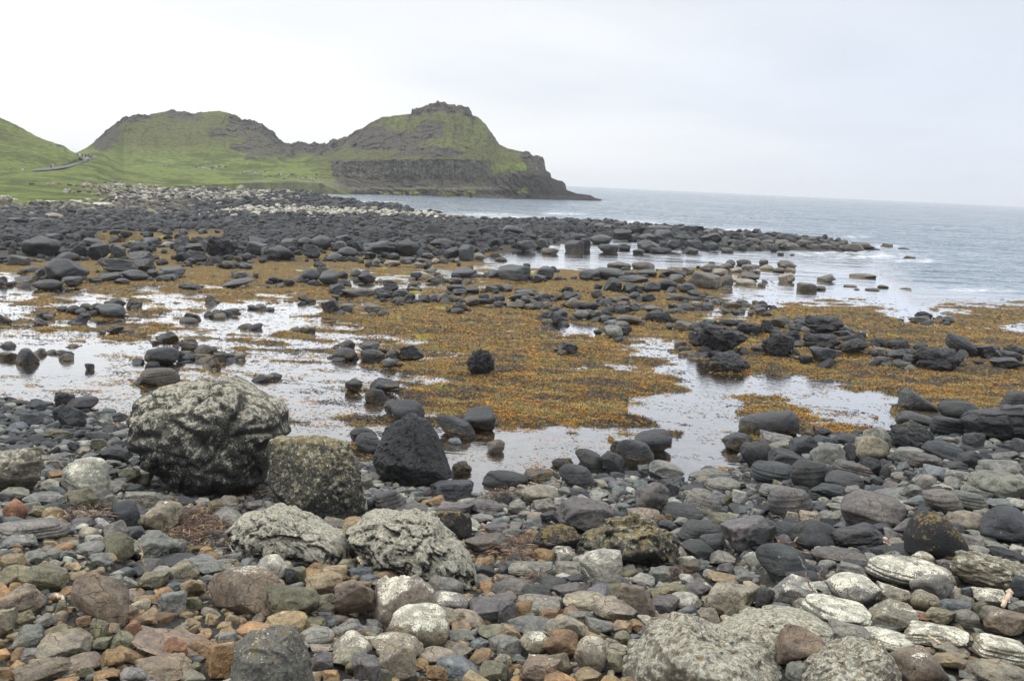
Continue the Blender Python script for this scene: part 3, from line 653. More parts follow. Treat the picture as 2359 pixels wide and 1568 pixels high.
def hero(name, outline, y_base, thick, col, mat, label, lich=0.6, style='c', seed=1, sub=6, p=1.0, amp=1.0, noun='rock'):
    """A rock grown around a traced outline: real distance, real thickness, its own relief on every side."""
    o_ = np.array(outline, float); cen = (o_.max(0) + o_.min(0)) / 2; cen = o_.mean(0) * 0.5 + cen * 0.5
    G = hit(cen[0], y_base); d = ray(cen[:1], cen[1:])[0]
    W = (o_[:, 0].max() - o_[:, 0].min())
    sc_ = G[1] / d[1] / F; T = thick * W * sc_ / 2
    t = (G[1] + T * 0.75) / d[1]; sc_ = t / F
    P0 = d * t + np.array([0, 0, EYE])
    right = CMN @ np.array([1, 0, 0]); upv = CMN @ np.array([0, 1, 0]); fw = np.cross(upv, right)
    dirs, f = ico(sub); R = np.random.RandomState(seed); off = R.uniform(-40, 40, 3)
    th = np.arctan2(dirs[:, 2], dirs[:, 0])
    rel = (o_ - cen) * np.array([1, -1]); n = len(rel)
    aa = np.linspace(-math.pi, math.pi, 361); rad = np.zeros(361)
    for i, a in enumerate(aa):
        c, s = math.cos(a), math.sin(a); best = 0
        for k in range(n):
            p0 = rel[k]; p1 = rel[(k + 1) % n]; e = p1 - p0; den = c * (-e[1]) + s * e[0]
            if abs(den) < 1e-9: continue
            tt = (p0[0] * (-e[1]) + p0[1] * e[0]) / den; u = (c * p0[1] * -1 + s * p0[0]) / den if False else None
            q = np.array([c * tt, s * tt]); L = e @ e; m = ((q - p0) @ e) / L
            if tt > 0 and -1e-6 <= m <= 1 + 1e-6: best = max(best, tt)
        rad[i] = best
    rad[-1] = rad[0]
    rl = np.interp(th, aa, rad) * sc_
    s = np.sqrt(dirs[:, 0] ** 2 + dirs[:, 2] ** 2); h = hull_r(dirs, R, 10, 14, 0.78)
    lat = rl * np.clip(s, 0, 1) ** (0.75 * p)
    dep = np.sign(dirs[:, 1]) * np.abs(dirs[:, 1]) ** 0.9 * T
    u = np.cos(th) * lat; v = np.sin(th) * lat; sz = W * sc_ / 2
    q = np.stack([u, dep, v], -1); nd = q / (np.linalg.norm(q, axis=1, keepdims=True) + 1e-9); edge = 1 - 0.75 * s ** 6
    qq = q / sz * 1.0; k = 0; crev = 0
    if style == 'c':      # jointed, knobbly
        g = qq * 3.2; g = g + 0.10 * np.stack([fbm(g * .6 + off + i * 9, 3, seed + i) for i in range(3)], -1)
        t1, e1 = facets(g * .75 + off, seed); t2, e2 = facets(g * 1.9 + off, seed + 9); t3, e3 = facets(g * 4.2 + off, seed + 18)
        k = 0.13 * t1 - 0.05 * np.exp(-e1 / .05) + 0.065 * t2 - 0.035 * np.exp(-e2 / .06) + 0.022 * t3 - 0.012 * np.exp(-e3 / .08)
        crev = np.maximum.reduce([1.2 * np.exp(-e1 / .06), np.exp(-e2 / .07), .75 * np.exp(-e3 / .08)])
    elif style == 'a':    # broken planes
        g = qq * 2.2; w1, w2, wi = worley(g + off, seed); x1, x2, xi = worley(g * 2.6 + off, seed + 4)
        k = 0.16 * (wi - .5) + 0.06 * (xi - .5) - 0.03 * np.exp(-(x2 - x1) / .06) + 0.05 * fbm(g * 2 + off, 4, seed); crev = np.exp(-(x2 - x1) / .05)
    elif style == 'l':    # ledges
        tl = qq[:, 2] * 6 + .8 * qq[:, 0] + 0.9 * fbm(qq * 2.2 + off, 3, seed); st = np.floor(tl); fr_ = tl - st
        k = 0.16 * (_h(st.astype(np.int64), (qq[:, 0] * 2.5 + 40).astype(np.int64), 0 * st.astype(np.int64), seed) - .5) - 0.07 * (fr_ < .12) + 0.06 * fbm(qq * 5 + off, 4, seed)
    elif style == 'p':    # broken block built from its own corners: outline, front corners, back
        fp = np.array(FRONT[label], float) if label in FRONT else np.array([(*(cen + (o_[R.randint(n)] - cen) * u_), -R.uniform(.75, 1.1) * math.sqrt(1 - u_ * u_)) for u_ in R.uniform(.25, .9, 11)]); pc = (fp[:, :2] - cen) * np.array([1, -1]) * sc_; H_ = [(a, d_ * T, b) for (a, b), d_ in zip(pc, fp[:, 2])]
        H_ += [(a * sc_, 0.1 * T, b * sc_) for a, b in rel] + [(a * sc_ * .8, .9 * T, b * sc_ * .75) for a, b in rel]
        bm = bmesh.new(); [bm.verts.new(h_) for h_ in H_]; bmesh.ops.convex_hull(bm, input=bm.verts); bm.normal_update()
        pl = [(np.array(f_.normal), np.array(f_.verts[0].co)) for f_ in bm.faces if f_.calc_area() > 1e-6]; bm.free()
        c0 = np.array([0, .15 * T, 0]); nn = np.array([a * (1 if (b - c0) @ a > 0 else -1) for a, b in pl]); dd = np.abs(np.array([(b - c0) @ a for a, b in pl]))
        g_ = np.maximum(dirs @ nn.T, 0) / np.maximum(dd, 1e-3); q = c0 + dirs / ((g_ ** 90).sum(1) ** (1 / 90.0))[:, None]
        nd = dirs; edge = 1.0; qq = q / sz; t1, e1 = facets(qq * 2.6 + off, seed); t2, e2 = facets(qq * 7 + off, seed + 9); t3, e3 = facets(qq * 16 + off, seed + 18)
        lefty = sstep(.15, -.35, qq[:, 0]) if seed == 13 else sstep(.15, .5, qq[:, 0]) if seed == 12 else 1.0
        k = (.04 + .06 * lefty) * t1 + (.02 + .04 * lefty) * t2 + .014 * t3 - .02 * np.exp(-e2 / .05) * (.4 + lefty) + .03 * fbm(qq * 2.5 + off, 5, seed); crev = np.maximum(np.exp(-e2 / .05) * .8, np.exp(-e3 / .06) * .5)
    else: k = 0.03 * fbm(qq * 2 + off, 3, seed)
    q = q + nd * (k * amp * sz * edge)[:, None]
    if style == 'a':
        for kk in range(26):
            nn = R.normal(size=3); nn /= np.linalg.norm(nn)
            if nn[1] > -.45 and kk % 3: continue
            if abs(nn[1]) < .5: continue
            pr = q @ nn; ex = pr - np.quantile(pr, R.uniform(.80, .93)); q = q - nn * (np.maximum(ex, 0) * .85)[:, None]
    wv = q[:, :1] * right + q[:, 1:2] * fw + q[:, 2:3] * upv
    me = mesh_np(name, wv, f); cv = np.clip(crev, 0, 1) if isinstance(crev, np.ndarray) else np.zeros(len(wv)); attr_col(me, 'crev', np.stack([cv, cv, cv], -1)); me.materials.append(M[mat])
    o = bpy.data.objects.new(name, me); C.objects.link(o); o.location = P0
    c = TINT[col]; o.color = (*c, lich); tag(o, label, noun)
    PLACED.append(dict(x=P0[0], y=P0[1], r=max(sz, T) * .9, px=cen[0], py=cen[1], w=W, h=o_[:, 1].max() - o_[:, 1].min(), o=o, label=label, col=col, kind='h', name=name, lich=lich, hero=1))
    return o
# ================================================================ stones of the photograph (zoomed tiles: left, top, tile width)
HEROES = [
 ('lichen_boulder', [(305, 1010), (310, 960), (325, 920), (370, 893), (420, 878), (470, 876), (500, 882), (535, 864), (570, 880), (605, 905), (640, 925), (660, 945), (655, 975), (662, 1000), (640, 1020), (622, 1060), (605, 1110), (560, 1140), (500, 1150), (440, 1135), (380, 1100), (340, 1070), (348, 1040), (318, 1030)], 1148, .85, 'bk', 'crag', 'largest boulder on the beach, black and cracked under cream and orange lichen', 1.0, 'c', 11, .75),
 ('block_boulder', [(613, 1020), (640, 1001), (700, 1003), (745, 1003), (800, 1018), (818, 1050), (826, 1080), (832, 1130), (842, 1180), (805, 1208), (770, 1212), (700, 1185), (640, 1155), (615, 1115)], 1200, .9, 'bk', 'crag_y', 'square black boulder crusted yellow-green, wedged right of the largest boulder', .9, 'p', 12, .6),
 ('peaked_boulder', [(925, 965), (945, 950), (965, 958), (985, 965), (1010, 1000), (1020, 1040), (1030, 1075), (1045, 1100), (1000, 1118), (960, 1130), (900, 1122), (868, 1085), (855, 1060), (870, 1020), (885, 985)], 1125, .9, 'dk', 'basalt_c', 'steep peaked black boulder at the edge of the pool', 0, 'p', 13, .7),
 ('lichen_rock', [(532, 1215), (560, 1185), (600, 1178), (625, 1166), (640, 1176), (660, 1168), (700, 1193), (740, 1213), (790, 1233), (812, 1262), (806, 1295), (760, 1303), (700, 1297), (640, 1287), (590, 1287), (545, 1268), (538, 1240)], 1295, 1.0, 'bk', 'crag', 'knobbly white-crusted rock directly below the square black boulder', 1.25, 'c', 14),
 ('lichen_rock', [(798, 1220), (825, 1203), (850, 1180), (880, 1178), (910, 1190), (945, 1177), (975, 1185), (1010, 1200), (1022, 1225), (1048, 1245), (1078, 1275), (1092, 1310), (1102, 1350), (1060, 1350), (1000, 1337), (950, 1322), (900, 1307), (850, 1295), (828, 1270)], 1345, 1.0, 'bk', 'crag', 'white-crusted stepped rock, the right-hand of the two white knobbly ones', 1.2, 'c', 15),
 ('ledge_rock', [(1330, 1262), (1365, 1232), (1400, 1207), (1460, 1190), (1500, 1205), (1550, 1228), (1572, 1262), (1568, 1325), (1535, 1318), (1500, 1300), (1450, 1283), (1380, 1277)], 1315, 1.0, 'bk', 'crag_y', 'yellow-crusted black ledge with white spots behind the tall pale stone', .8, 'p', 16),
 ('crusted_rock', [(1225, 1245), (1245, 1218), (1290, 1210), (1325, 1212), (1338, 1225), (1330, 1265), (1300, 1275), (1250, 1272)], 1275, 1.0, 'bk', 'crag_y', 'small black rock with yellow-green top left of the yellow-crusted ledge', .5, 'a', 17),
 ('crusted_rock', [(985, 1190), (1010, 1178), (1060, 1176), (1085, 1195), (1095, 1225), (1080, 1250), (1040, 1245), (1010, 1215)], 1250, .9, 'bk', 'crag_y', 'black rock with mustard lichen top behind the right-hand white knobbly rock', .3, 'a', 18),
 ('outcrop', [(1420, 1640), (1440, 1540), (1480, 1498), (1500, 1468), (1570, 1438), (1640, 1452), (1700, 1470), (1790, 1500), (1818, 1535), (1860, 1640)], 1640, 1.0, 'gt', 'crag', 'broad cracked outcrop with large white lichen blotches at the bottom edge', .95, 'p', 19, .6),
 ('outcrop', [(1640, 1475), (1700, 1435), (1740, 1415), (1800, 1410), (1870, 1418), (1912, 1435), (1905, 1460), (1850, 1480), (1800, 1500), (1720, 1500)], 1495, 1.0, 'gt', 'crag', 'long pale-topped ledge behind the reddish brown block', .95, 'l', 20, .7),
 ('outcrop', [(1830, 1640), (1850, 1560), (1880, 1525), (1930, 1495), (1980, 1480), (2035, 1485), (2060, 1520), (2080, 1560), (2090, 1640)], 1640, 1.0, 'gt', 'crag', 'outcrop flaked with cream lichen right of the reddish brown block', .9, 'p', 21, .6),
 ('outcrop', [(520, 1640), (540, 1480), (575, 1455), (620, 1445), (670, 1452), (690, 1480), (710, 1530), (725, 1640)], 1640, 1.0, 'g', 'crag', 'ribbed grey outcrop with crusted top at the bottom edge', .62, 'p', 22, .6),
 ('layered_outcrop', [(2222, 968), (2250, 948), (2300, 940), (2360, 930), (2430, 930), (2450, 1000), (2420, 1030), (2350, 1020), (2290, 1012), (2240, 1000)], 1020, .8, 'dk', 'basalt_c', 'long jagged black ledge jutting in from the right edge', 0, 'l', 23),
 ('dome_boulder', [(2090, 1270), (2088, 1230), (2105, 1195), (2135, 1178), (2165, 1182), (2195, 1210), (2220, 1250), (2232, 1290), (2200, 1300), (2140, 1285)], 1290, .95, 'dk', 'crag_y', 'dark dome-shaped boulder with a mustard lichen cap near the right edge', .12, 'r', 24),
 ('smooth_boulder', [(1702, 985), (1706, 965), (1725, 955), (1780, 947), (1820, 944), (1837, 958), (1840, 985), (1832, 1000), (1790, 1000), (1755, 1004), (1718, 1010)], 1010, .7, 'bk', 'basalt', 'big smooth black boulder with a scooped left end beside the weed', 0, 'r', 25),
 ('fin_boulder', [(2068, 935), (2076, 902), (2086, 893), (2105, 902), (2130, 920), (2158, 938), (2160, 948), (2120, 947), (2080, 948)], 945, .6, 'dg', 'basalt', 'smooth grey fin-shaped boulder rising out of orange weed', 0, 'r', 26),
 ('lichen_slab', [(470, 1357), (488, 1325), (525, 1310), (590, 1310), (640, 1325), (668, 1345), (660, 1385), (648, 1415), (600, 1425), (560, 1428), (520, 1408), (490, 1385)], 1425, .9, 'pb', 'stone', 'large reddish slab speckled with white lichen spots', .45, 'a', 27, .6),
 ('rust_boulder', [(165, 1385), (170, 1340), (195, 1312), (225, 1308), (260, 1325), (290, 1370), (300, 1420), (295, 1440), (265, 1445), (235, 1425), (190, 1400)], 1440, .9, 'pb', 'stone', 'big smooth rust-brown boulder with one white lichen spot at the lower left', .25, 'a', 28, .5),
 ('pale_stone', [(1333, 1288), (1350, 1272), (1390, 1263), (1430, 1268), (1434, 1300), (1430, 1352), (1400, 1362), (1368, 1356), (1358, 1325)], 1360, .9, 'pg', 'stone_l', 'tall pale grey stone with dark foot and white specks', .5, 'l', 29, .35),
]
FRONT = {
 'steep peaked black boulder at the edge of the pool': [(958, 962, -.15), (918, 1008, -.45), (900, 1062, -.8), (950, 1068, -.95), (1012, 1082, -.55), (1030, 1098, -.3), (960, 1118, -.5), (885, 1098, -.45), (868, 1050, -.35)],
 'square black boulder crusted yellow-green, wedged right of the largest boulder': [(628, 1012, -.2), (742, 1012, -.45), (752, 1075, -.75), (745, 1130, -.8), (700, 1172, -.7), (630, 1120, -.35), (800, 1040, -.25), (815, 1120, -.35), (800, 1195, -.3), (765, 1205, -.45)]}
TILES = {'T1': (0, 380, 1200), 
'T3': (0, 780, 1100), 'T4': (1000, 780, 1200), 'T45': (2100, 780, 1000), 'T46': (3000, 780, 1096), 'T2b': (0, 1150, 1100), 'T2c': (1000, 1150, 1100), 'T3b': (2000, 1150, 1100), 'T4b': (3000, 1150, 1096),
'T5': (0, 1500, 1100), 'T6': (1000, 1500, 1100), 'T7': (2000, 1500, 1100), 'T8': (3000, 1500, 1096), 'T9': (0, 2050, 1050), 'T10': (1000, 2050, 1050), 'T11': (2000, 2050, 1050), 'T12': (3046, 2050, 1050)}
# x0 y0 x1 y1 shape colour [lichen*10] [tilt] ; 'label' after |
DATA = """
#T1 boulder
-15 790 95 880 a gt 10 | tall pale boulder at the left edge where the grass ends
275 825 335 855 r gt 10 | small pale boulder at the grass edge left of the larger pale ones
355 830 480 865 r gt 10 | long low pale boulder at the foot of the grass bank
530 825 650 875 r gt 12 | whitest boulder at the foot of the grass bank
735 845 895 880 r gt 9 | flat pale boulder just left of the lone walker
650 848 715 875 r gt 9
665 815 715 835 r gt 10
100 815 145 840 r gt 9
1080 815 1150 870 r bb 0 | brown mossy boulder right of the lone walker
1500 865 1565 905 r dk
275 890 360 935 r bb | mossy brown boulder below the grass edge at the left
620 890 710 935 r bb
900 900 1030 935 c dk
0 910 55 945 r bb
#T3 boulder
200 355 500 545 r dk | biggest boulder at the far left, smooth black hump by the bright pool
385 330 510 430 r dk | black boulder peeping out behind the far left hump
395 550 755 750 r dk | huge smooth black boulder near the left edge, lower of the two giants
285 725 535 830 r dk | flat oval black boulder on a weedy base below the lower giant
535 700 695 780 r dk | small oval boulder touching the foot of the lower giant
60 515 250 620 r dg | grey egg-shaped boulder left of the two giants
485 490 680 575 r dk | low rounded boulder tucked between the two left giants
610 425 755 545 c dk
755 415 930 565 a dk | blocky black boulder standing right of the far left giant
715 360 860 440 r dk 0 -12 | dark boulder leaning at the right end of the bright far pool
205 605 350 690 r dg
300 625 385 740 a dk
130 690 320 780 a dg
870 545 1180 680 a dk | wide wedge-faced black boulder right of the lower giant
1135 545 1325 650 a dk
1025 640 1270 740 r dg
800 665 1050 750 a dk 0 8
765 700 865 755 r dk
845 550 915 610 r dg
950 430 1080 550 r dg
1110 395 1265 485 r dk
1230 365 1365 440 r dg
1110 480 1320 580 a dg
1365 615 1590 725 r dg | smooth grey boulder sloping to the right amid the left bank
1770 350 2035 555 c dk | big knobbly round black boulder perched on the bank
2130 350 2325 450 a dk 0 -15 | black boulder with slanting top right of the perched knobbly one
2240 445 2359 560 r dg
2090 400 2300 520 r dg
1490 490 1610 580 r dk
1600 480 1780 580 a dk
1600 420 1755 490 a dk
1380 400 1510 450 r g
1530 440 1610 490 r dg
1590 540 1690 605 r dk
1900 510 2000 560 r dg
1985 655 2145 730 r dg
1915 705 2190 800 r dg 0 12 | low grey hump rising from weed below the knobbly perched boulder
2045 580 2160 640 r dg
1900 570 1985 630 r dg
2075 500 2160 570 r dk
1560 750 1680 810 r dg
1380 680 1510 750 r dg
1265 640 1350 710 a dk
985 715 1115 765 r dg
570 945 690 1030 r dk
770 925 885 1000 a dk
830 935 1070 1050 r dg | smooth dark mound half sunk in weed at the left
920 885 1080 970 r dk
1085 895 1175 985 a dk | upright squarish black block at the end of the left weed group
650 1010 775 1105 a dk | cube-like dark boulder in front of the sunken mound
310 1000 430 1055 c dk
280 1060 360 1105 r dk
-60 1020 50 1110 r dk
1755 860 1840 945 r dk | lone egg-shaped black boulder standing upright on the weed
1580 1010 1705 1090 c dk
1790 1000 1885 1070 a dk 0 15
1870 985 1935 1035 r dk
1965 975 2050 1025 r dk
2175 935 2285 1005 a dg | small dark pyramid-shaped boulder between weed and shining water
70 195 240 285 r dk
255 195 450 260 r bb
370 155 540 220 r gt
265 105 390 150 c bb
0 700 60 775 r dk
185 535 320 590 r dk
#T4 boulder
90 400 350 525 r dk | broad domed boulder on the bank right of the slanting-topped one
245 345 375 430 r dg
370 335 500 420 r dk
415 390 555 510 a dk
470 320 640 440 r dg
670 315 790 380 a dk
640 365 770 450 r dg
680 410 850 510 r dk
770 365 885 450 a dk
880 365 1170 480 a dk | long flat-topped black boulder in the thick of the bank
1075 455 1180 510 r dg
1150 350 1320 495 r dk
1345 455 1450 505 r dg
1420 345 1610 420 r dk
1520 400 1665 515 r dk 0 25 | leaning black boulder at the water end of the bank
1640 395 1760 525 r dg
1755 455 1850 520 r g
1770 245 1900 340 c dk
1890 340 1995 410 r dk
2145 285 2250 375 a dk | dark blocky boulder at the tip of the bank beside the inlet
2100 360 2260 430 a dg
2235 345 2345 430 r dk
1980 240 2150 330 r dg
595 455 730 520 r dg
905 450 990 500 r dk
1180 500 1240 540 r dg
960 505 1020 560 r g
1055 515 1180 555 r gt
1425 500 1495 540 r gt
400 580 550 700 r dk
515 565 635 670 a dk 0 -10 | black boulder tipped up on end in the middle of the second row
545 590 690 720 r dg
595 640 680 680 r dk
670 595 770 670 r dk
790 585 875 640 r dg
845 610 990 695 r dk | oval black boulder at the right end of the second row
690 660 790 720 r dk
145 640 230 690 r dk
255 655 350 715 r dk
345 635 430 700 r dg
390 630 470 690 r dg
615 690 750 805 a dk | chunky block with flat light top beside the whale-backed boulder
720 740 975 805 r dg | long low whale-backed grey boulder in orange weed
375 785 460 840 r dk | single ball-like black boulder on open weed
560 820 715 935 a dk | large cube-shaped black boulder standing alone on the weed
885 845 1025 945 r bb 0 -12 | brownish smooth boulder leaning right of the lone cube
715 855 830 890 r bb
1045 670 1170 760 a dk
1110 745 1260 800 r dk
1000 765 1115 815 r dk
975 730 1060 790 r dk
1110 770 1190 835 a dk
1215 780 1300 855 a dk
1135 820 1215 865 r dg
1320 780 1420 850 a dk
1400 780 1480 825 r dk
1470 770 1560 855 a bb
1240 690 1320 740 r dk
1250 720 1310 760 r gt
1550 705 1700 760 a dk
1690 715 1800 780 r dk
1600 740 1700 790 r dg
1680 795 1805 870 r bb
1600 805 1670 850 r dk
1540 790 1600 845 r dg
1590 850 1705 920 c dk | lone rough black boulder just below the string of small boulders
1835 710 1955 775 r dk
1955 720 2060 770 r dk
1970 705 2080 740 r dg
1910 835 2015 895 a dk
2010 840 2155 900 r bb
2150 860 2255 905 r dg
1895 785 1990 840 r dk
2030 770 2200 840 r dk
2130 790 2230 860 r bb
2225 770 2305 850 r dk
2290 770 2359 830 r dg
2290 915 2380 990 r dk
1800 780 1880 850 r dk
1860 800 1930 860 r dk
2080 745 2240 790 r dg
1585 570 1755 660 r dg | smooth round grey boulder at the water edge left of the split one
1740 595 1790 650 c dg
1950 555 2205 680 r dg | big boulder split across by a crack at the water edge
1870 590 1980 660 r dg
2210 630 2320 680 a dg
1265 610 1350 665 r dk
1380 650 1460 690 a dk
1450 610 1500 660 c dg
1565 650 1670 695 r dg
1385 585 1445 615 r bb
1460 665 1540 695 a dg
1925 490 2025 525 c bb
1010 655 1050 690 r g
1200 490 1300 530 r dg
1280 500 1400 530 s dg
1295 530 1360 560 r g
1605 500 1645 535 r g
1660 180 1790 230 r dk
1560 160 1650 195 r dk
#T45 boulder
375 430 555 555 r dk | round black boulder standing in the inlet, foremost of the spur
425 370 580 440 r dk
520 410 620 540 r dk
600 375 820 480 r dg | broad dark boulder at the head of the spur
690 465 880 560 r dk | domed black boulder wading in the bright channel
880 465 990 530 r dk
1020 510 1125 565 r dk
1175 500 1385 565 r dk | long low black boulder lying in the channel before the spur
1480 495 1635 570 a dk
1845 500 1965 555 r dk
155 500 320 570 a bb | low brown-black rock alone in the inlet
825 325 1000 420 a dk
930 285 1130 370 a dk | big slanting-topped black boulder on the crest of the spur
1015 250 1090 290 r dk
1070 265 1135 310 r dk
835 250 925 300 r dk
955 380 1060 440 r dg
1060 365 1230 450 r dg
1060 430 1280 540 r dg
1225 330 1400 420 r dg
1155 290 1385 345 r bb
1455 290 1685 370 a dk | long black boulder on the skyline of the spur
1420 375 1570 450 r dk
1340 425 1500 520 a dg
1530 430 1670 515 r dg
1670 360 1850 470 a dk
1680 330 1870 390 r bb
1720 450 1830 520 r dg
1885 355 2070 430 a dk
1905 420 2075 480 r dk
2055 405 2225 480 r bb
2070 370 2190 420 r dk
2190 395 2250 430 r dk
2230 380 2310 430 r dk
2210 425 2330 475 r bb
2310 470 2380 535 r dk
600 225 720 265 r dk
400 230 500 290 r dk
505 230 610 275 r dk
250 245 360 290 r dk
305 225 365 260 r dk
520 250 600 300 r dk
650 265 760 320 r bb
740 285 840 330 r bb
110 675 275 810 r dg | tall grey boulder at the water edge with a smaller one behind
195 670 300 740 r dg
65 750 170 820 a dg
275 765 345 805 r dg
-60 710 40 770 r dg
510 700 700 810 r dg
775 630 1000 715 r bb | first of two smooth brown-grey humps against the channel
1005 630 1225 720 r bb | second smooth hump against the channel, right of its twin
635 690 930 800 r dg
720 720 840 765 r dk
1070 700 1240 770 r dg
935 715 1040 770 r dg
880 760 1160 830 r dg
1275 700 1520 790 a dk | dark slab-faced boulder between the humps and the biggest reef boulder
1460 680 1600 760 r bb
1530 725 1850 890 r bb | biggest rounded boulder at the right end of the reef
1825 745 1965 890 r bb | upright brown boulder pressed against the biggest reef boulder
1360 750 1510 835 r bb
1250 795 1445 905 r dk
1120 820 1280 930 r dg | grey boulder with flat dished top in orange weed
740 780 915 920 a dk | black wedge-shaped boulder on the weed left of the dished one
920 830 1065 920 a dk
1430 835 1620 920 r dk
1530 895 1650 960 r dg
1325 930 1510 1005 r bb
1505 950 1685 1000 r dg
1685 955 1790 985 r dg
1970 790 2180 860 r gt | smooth flat oval boulder awash right of the biggest reef boulder
2000 720 2210 830 a bb
1675 650 1830 710 a bb
1735 628 1790 665 r bb
1660 685 1750 720 r dg
1825 640 1960 720 r bb
1890 610 1985 690 r bb
1995 608 2135 680 r dk | dark boulder balanced on top of the outer cluster
2040 655 2205 720 r bb
1930 680 2055 740 r gt
1770 695 1920 760 r gt
2120 708 2220 750 r gt
2210 615 2290 680 r dk
340 910 500 990 a dk
350 865 450 920 c dk
620 890 740 975 a bb
375 970 520 1070 r bb
510 1015 705 1090 c dk
690 990 770 1050 r dk
740 965 850 1030 r dk
830 950 990 1030 a bb
980 915 1095 980 r dk
1105 930 1240 1015 a dk
980 1010 1085 1085 r dg
900 1045 1005 1100 a dk
765 1045 850 1100 r dk
805 1015 880 1060 r dg
145 1005 255 1070 r bb
60 945 160 1025 r dk
110 920 220 990 r dg
-60 960 60 1040 r dk
-40 890 100 940 r dk
0 1030 105 1085 r dg
155 1095 280 1190 a dk
270 1075 400 1170 r dg
240 1130 350 1227 c dk
220 1055 310 1110 r dg
450 1085 610 1180 r bg | smooth blue-grey boulder lying left of the rough pitted one
560 1080 660 1160 r dg
655 1085 720 1145 r bb
700 1070 795 1125 r dg
700 1135 800 1200 r bb
860 1130 1100 1227 r bb | broad domed brown-grey boulder behind the pale oval pair
1140 1090 1375 1210 c dk | rough pitted black boulder standing on the weed
1440 1035 1555 1085 r dg
1570 1005 1660 1060 r g
1670 1020 1780 1065 r dg
1735 985 1835 1050 r dg
1780 975 1920 1040 r dg
1875 1010 2045 1080 r bb
1990 990 2100 1050 r dg
1870 1080 1950 1130 a dg
1945 1085 2030 1115 r bg
2170 1065 2280 1130 a dg
2185 1035 2320 1080 a dk
2145 995 2230 1040 a dk
2120 1045 2180 1090 r dk
1390 1070 1470 1105 a dg
1130 1040 1235 1100 r bb
1470 1020 1570 1060 r dg
1400 1020 1450 1050 r bg
#T46 boulder
230 330 430 410 r dk | large smooth dark boulder crowning the outer spur
490 360 600 430 r dk
580 385 690 440 r dk
685 405 785 460 r bb
805 420 970 485 r bb | long brown boulder at the seaward tip of the spur
930 410 1035 455 r bb
995 437 1070 470 c dk
770 440 870 480 r bb
400 390 500 450 r bb
500 425 600 460 r bb
600 420 700 460 r bb
215 385 345 450 r bb
300 410 420 465 r bb
100 345 170 390 r dk
90 385 200 440 r bb
175 428 245 490 r dk
1125 415 1230 458 r bb | lone boulder off the tip of the spur ringed with foam
1280 452 1370 475 r dk
1325 525 1420 548 r bb
80 560 155 610 a bb
75 600 210 655 r gt
300 630 390 672 r gt
235 565 400 640 r bb | mushroom-topped boulder balanced on a narrow foot in the water
240 670 385 770 a gt | eroded rock with a small knob on top standing in the shallows
575 680 735 760 r bb 0 12 | boulder with yellowish flank awash right of the eroded knob
860 675 1080 720 r bb | long low double boulder farthest out in the shallows
405 755 575 840 r bb | rounded brown boulder nearest the camera in the shallows
565 785 650 825 r dg
1100 775 1190 808 r dg
810 775 920 800 r dg
995 800 1110 830 r dg
890 805 945 825 r dg
1285 795 1380 820 r gt
235 498 290 530 c dk
345 508 382 530 r dk
195 625 300 670 r bb
1415 1000 1570 1070 c dk | rugged black rock in the small channel at the right
1365 1045 1560 1110 r dk | smooth low black boulder lying before the rugged channel rock
1640 1040 1765 1090 r bg
145 1045 345 1145 r bb | bread-shaped brown-grey boulder left of the big rugged one
90 1075 210 1190 a dk
-60 1100 85 1190 r dk
340 1070 450 1130 r dk
380 1045 460 1100 r dg
470 1040 800 1190 c dk | big rugged black boulder beside the right-hand pools
430 1135 530 1190 r bg
715 1165 905 1235 a dk
790 1130 865 1180 r bg
330 1120 420 1150 r dg
#T4b boulder
100 390 380 610 c dk | tall rugged black boulder in the right-hand group, foremost on the left
260 365 430 510 c dk
455 400 780 540 c dk | broad rugged boulder above the smooth two-lobed one
510 510 745 650 r dk | smooth two-lobed black boulder in front of rugged ones
775 430 1020 575 c dk 0 15 | rugged boulder sloping down right toward the narrow pool
1015 430 1195 520 c dk
1180 450 1370 545 c dk
1025 515 1195 610 r bb
1170 525 1360 630 a dg | smooth slanting grey boulder left of the biggest rugged one
1350 530 1430 590 r dg
1320 575 1450 670 a dg
1310 660 1440 720 r bg
1070 595 1190 650 r dg
1440 520 1800 740 c dk | biggest rugged black boulder in the right-hand group
1680 395 1970 600 l dk 0 -25 | tilted layered black boulder leaning behind the biggest rugged one
1780 560 1840 690 a dg
1415 500 1500 600 c dk
1950 490 2160 615 a dk
2170 495 2400 600 c dk
2065 600 2320 700 a dk | long split black boulder near the right edge of the weed
2180 550 2340 670 r dk
#T3b boulder
525 465 670 565 a dk | solitary angular black boulder on the open weed right of centre
885 325 1055 435 r g | pale oval boulder, brightest of the pair on the weed
1015 335 1130 420 a dk
985 290 1115 350 r bb
850 235 945 300 r bb
920 275 1010 320 r bg
1615 380 1750 520 a dk
1700 320 2110 555 c dk | massive layered black boulder, the broadest one on the weed
1700 505 1830 600 c dk
1565 535 1680 595 a dg
1800 550 2120 730 c dk | big undercut black boulder overhanging the orange-stained pool
1475 285 1655 385 r bb
1660 295 1800 375 c dk
1720 270 1880 330 c dk
1880 270 2030 330 r dk
2030 300 2230 390 c dk
#T2b boulder
920 320 1060 390 a dk
1340 370 1525 485 a dk 0 10 | dark peaked boulder above the bird-shaped one in the left pool
1250 510 1530 670 r dk | bird-shaped black boulder in the left pool
1510 545 1580 620 a dk
1540 465 1710 545 l dk
1670 490 1835 580 r dk
1660 570 1830 650 a dk
1830 550 1945 635 a dk
1790 600 1895 720 a dg | small upright five-sided block in the left pool
1215 680 1535 830 l bb | flat banded boulder just behind the largest lichen boulder
2000 545 2105 635 r gt
2270 745 2350 795 r bg
730 648 810 735 r dk | small round boulder alone on bright water
510 565 630 655 r dg
470 535 570 590 r dk
590 485 685 530 r dk
310 520 400 605 r dk
145 520 330 685 r dk | squarish black boulder mirrored in the left pool
5 550 145 640 r dk
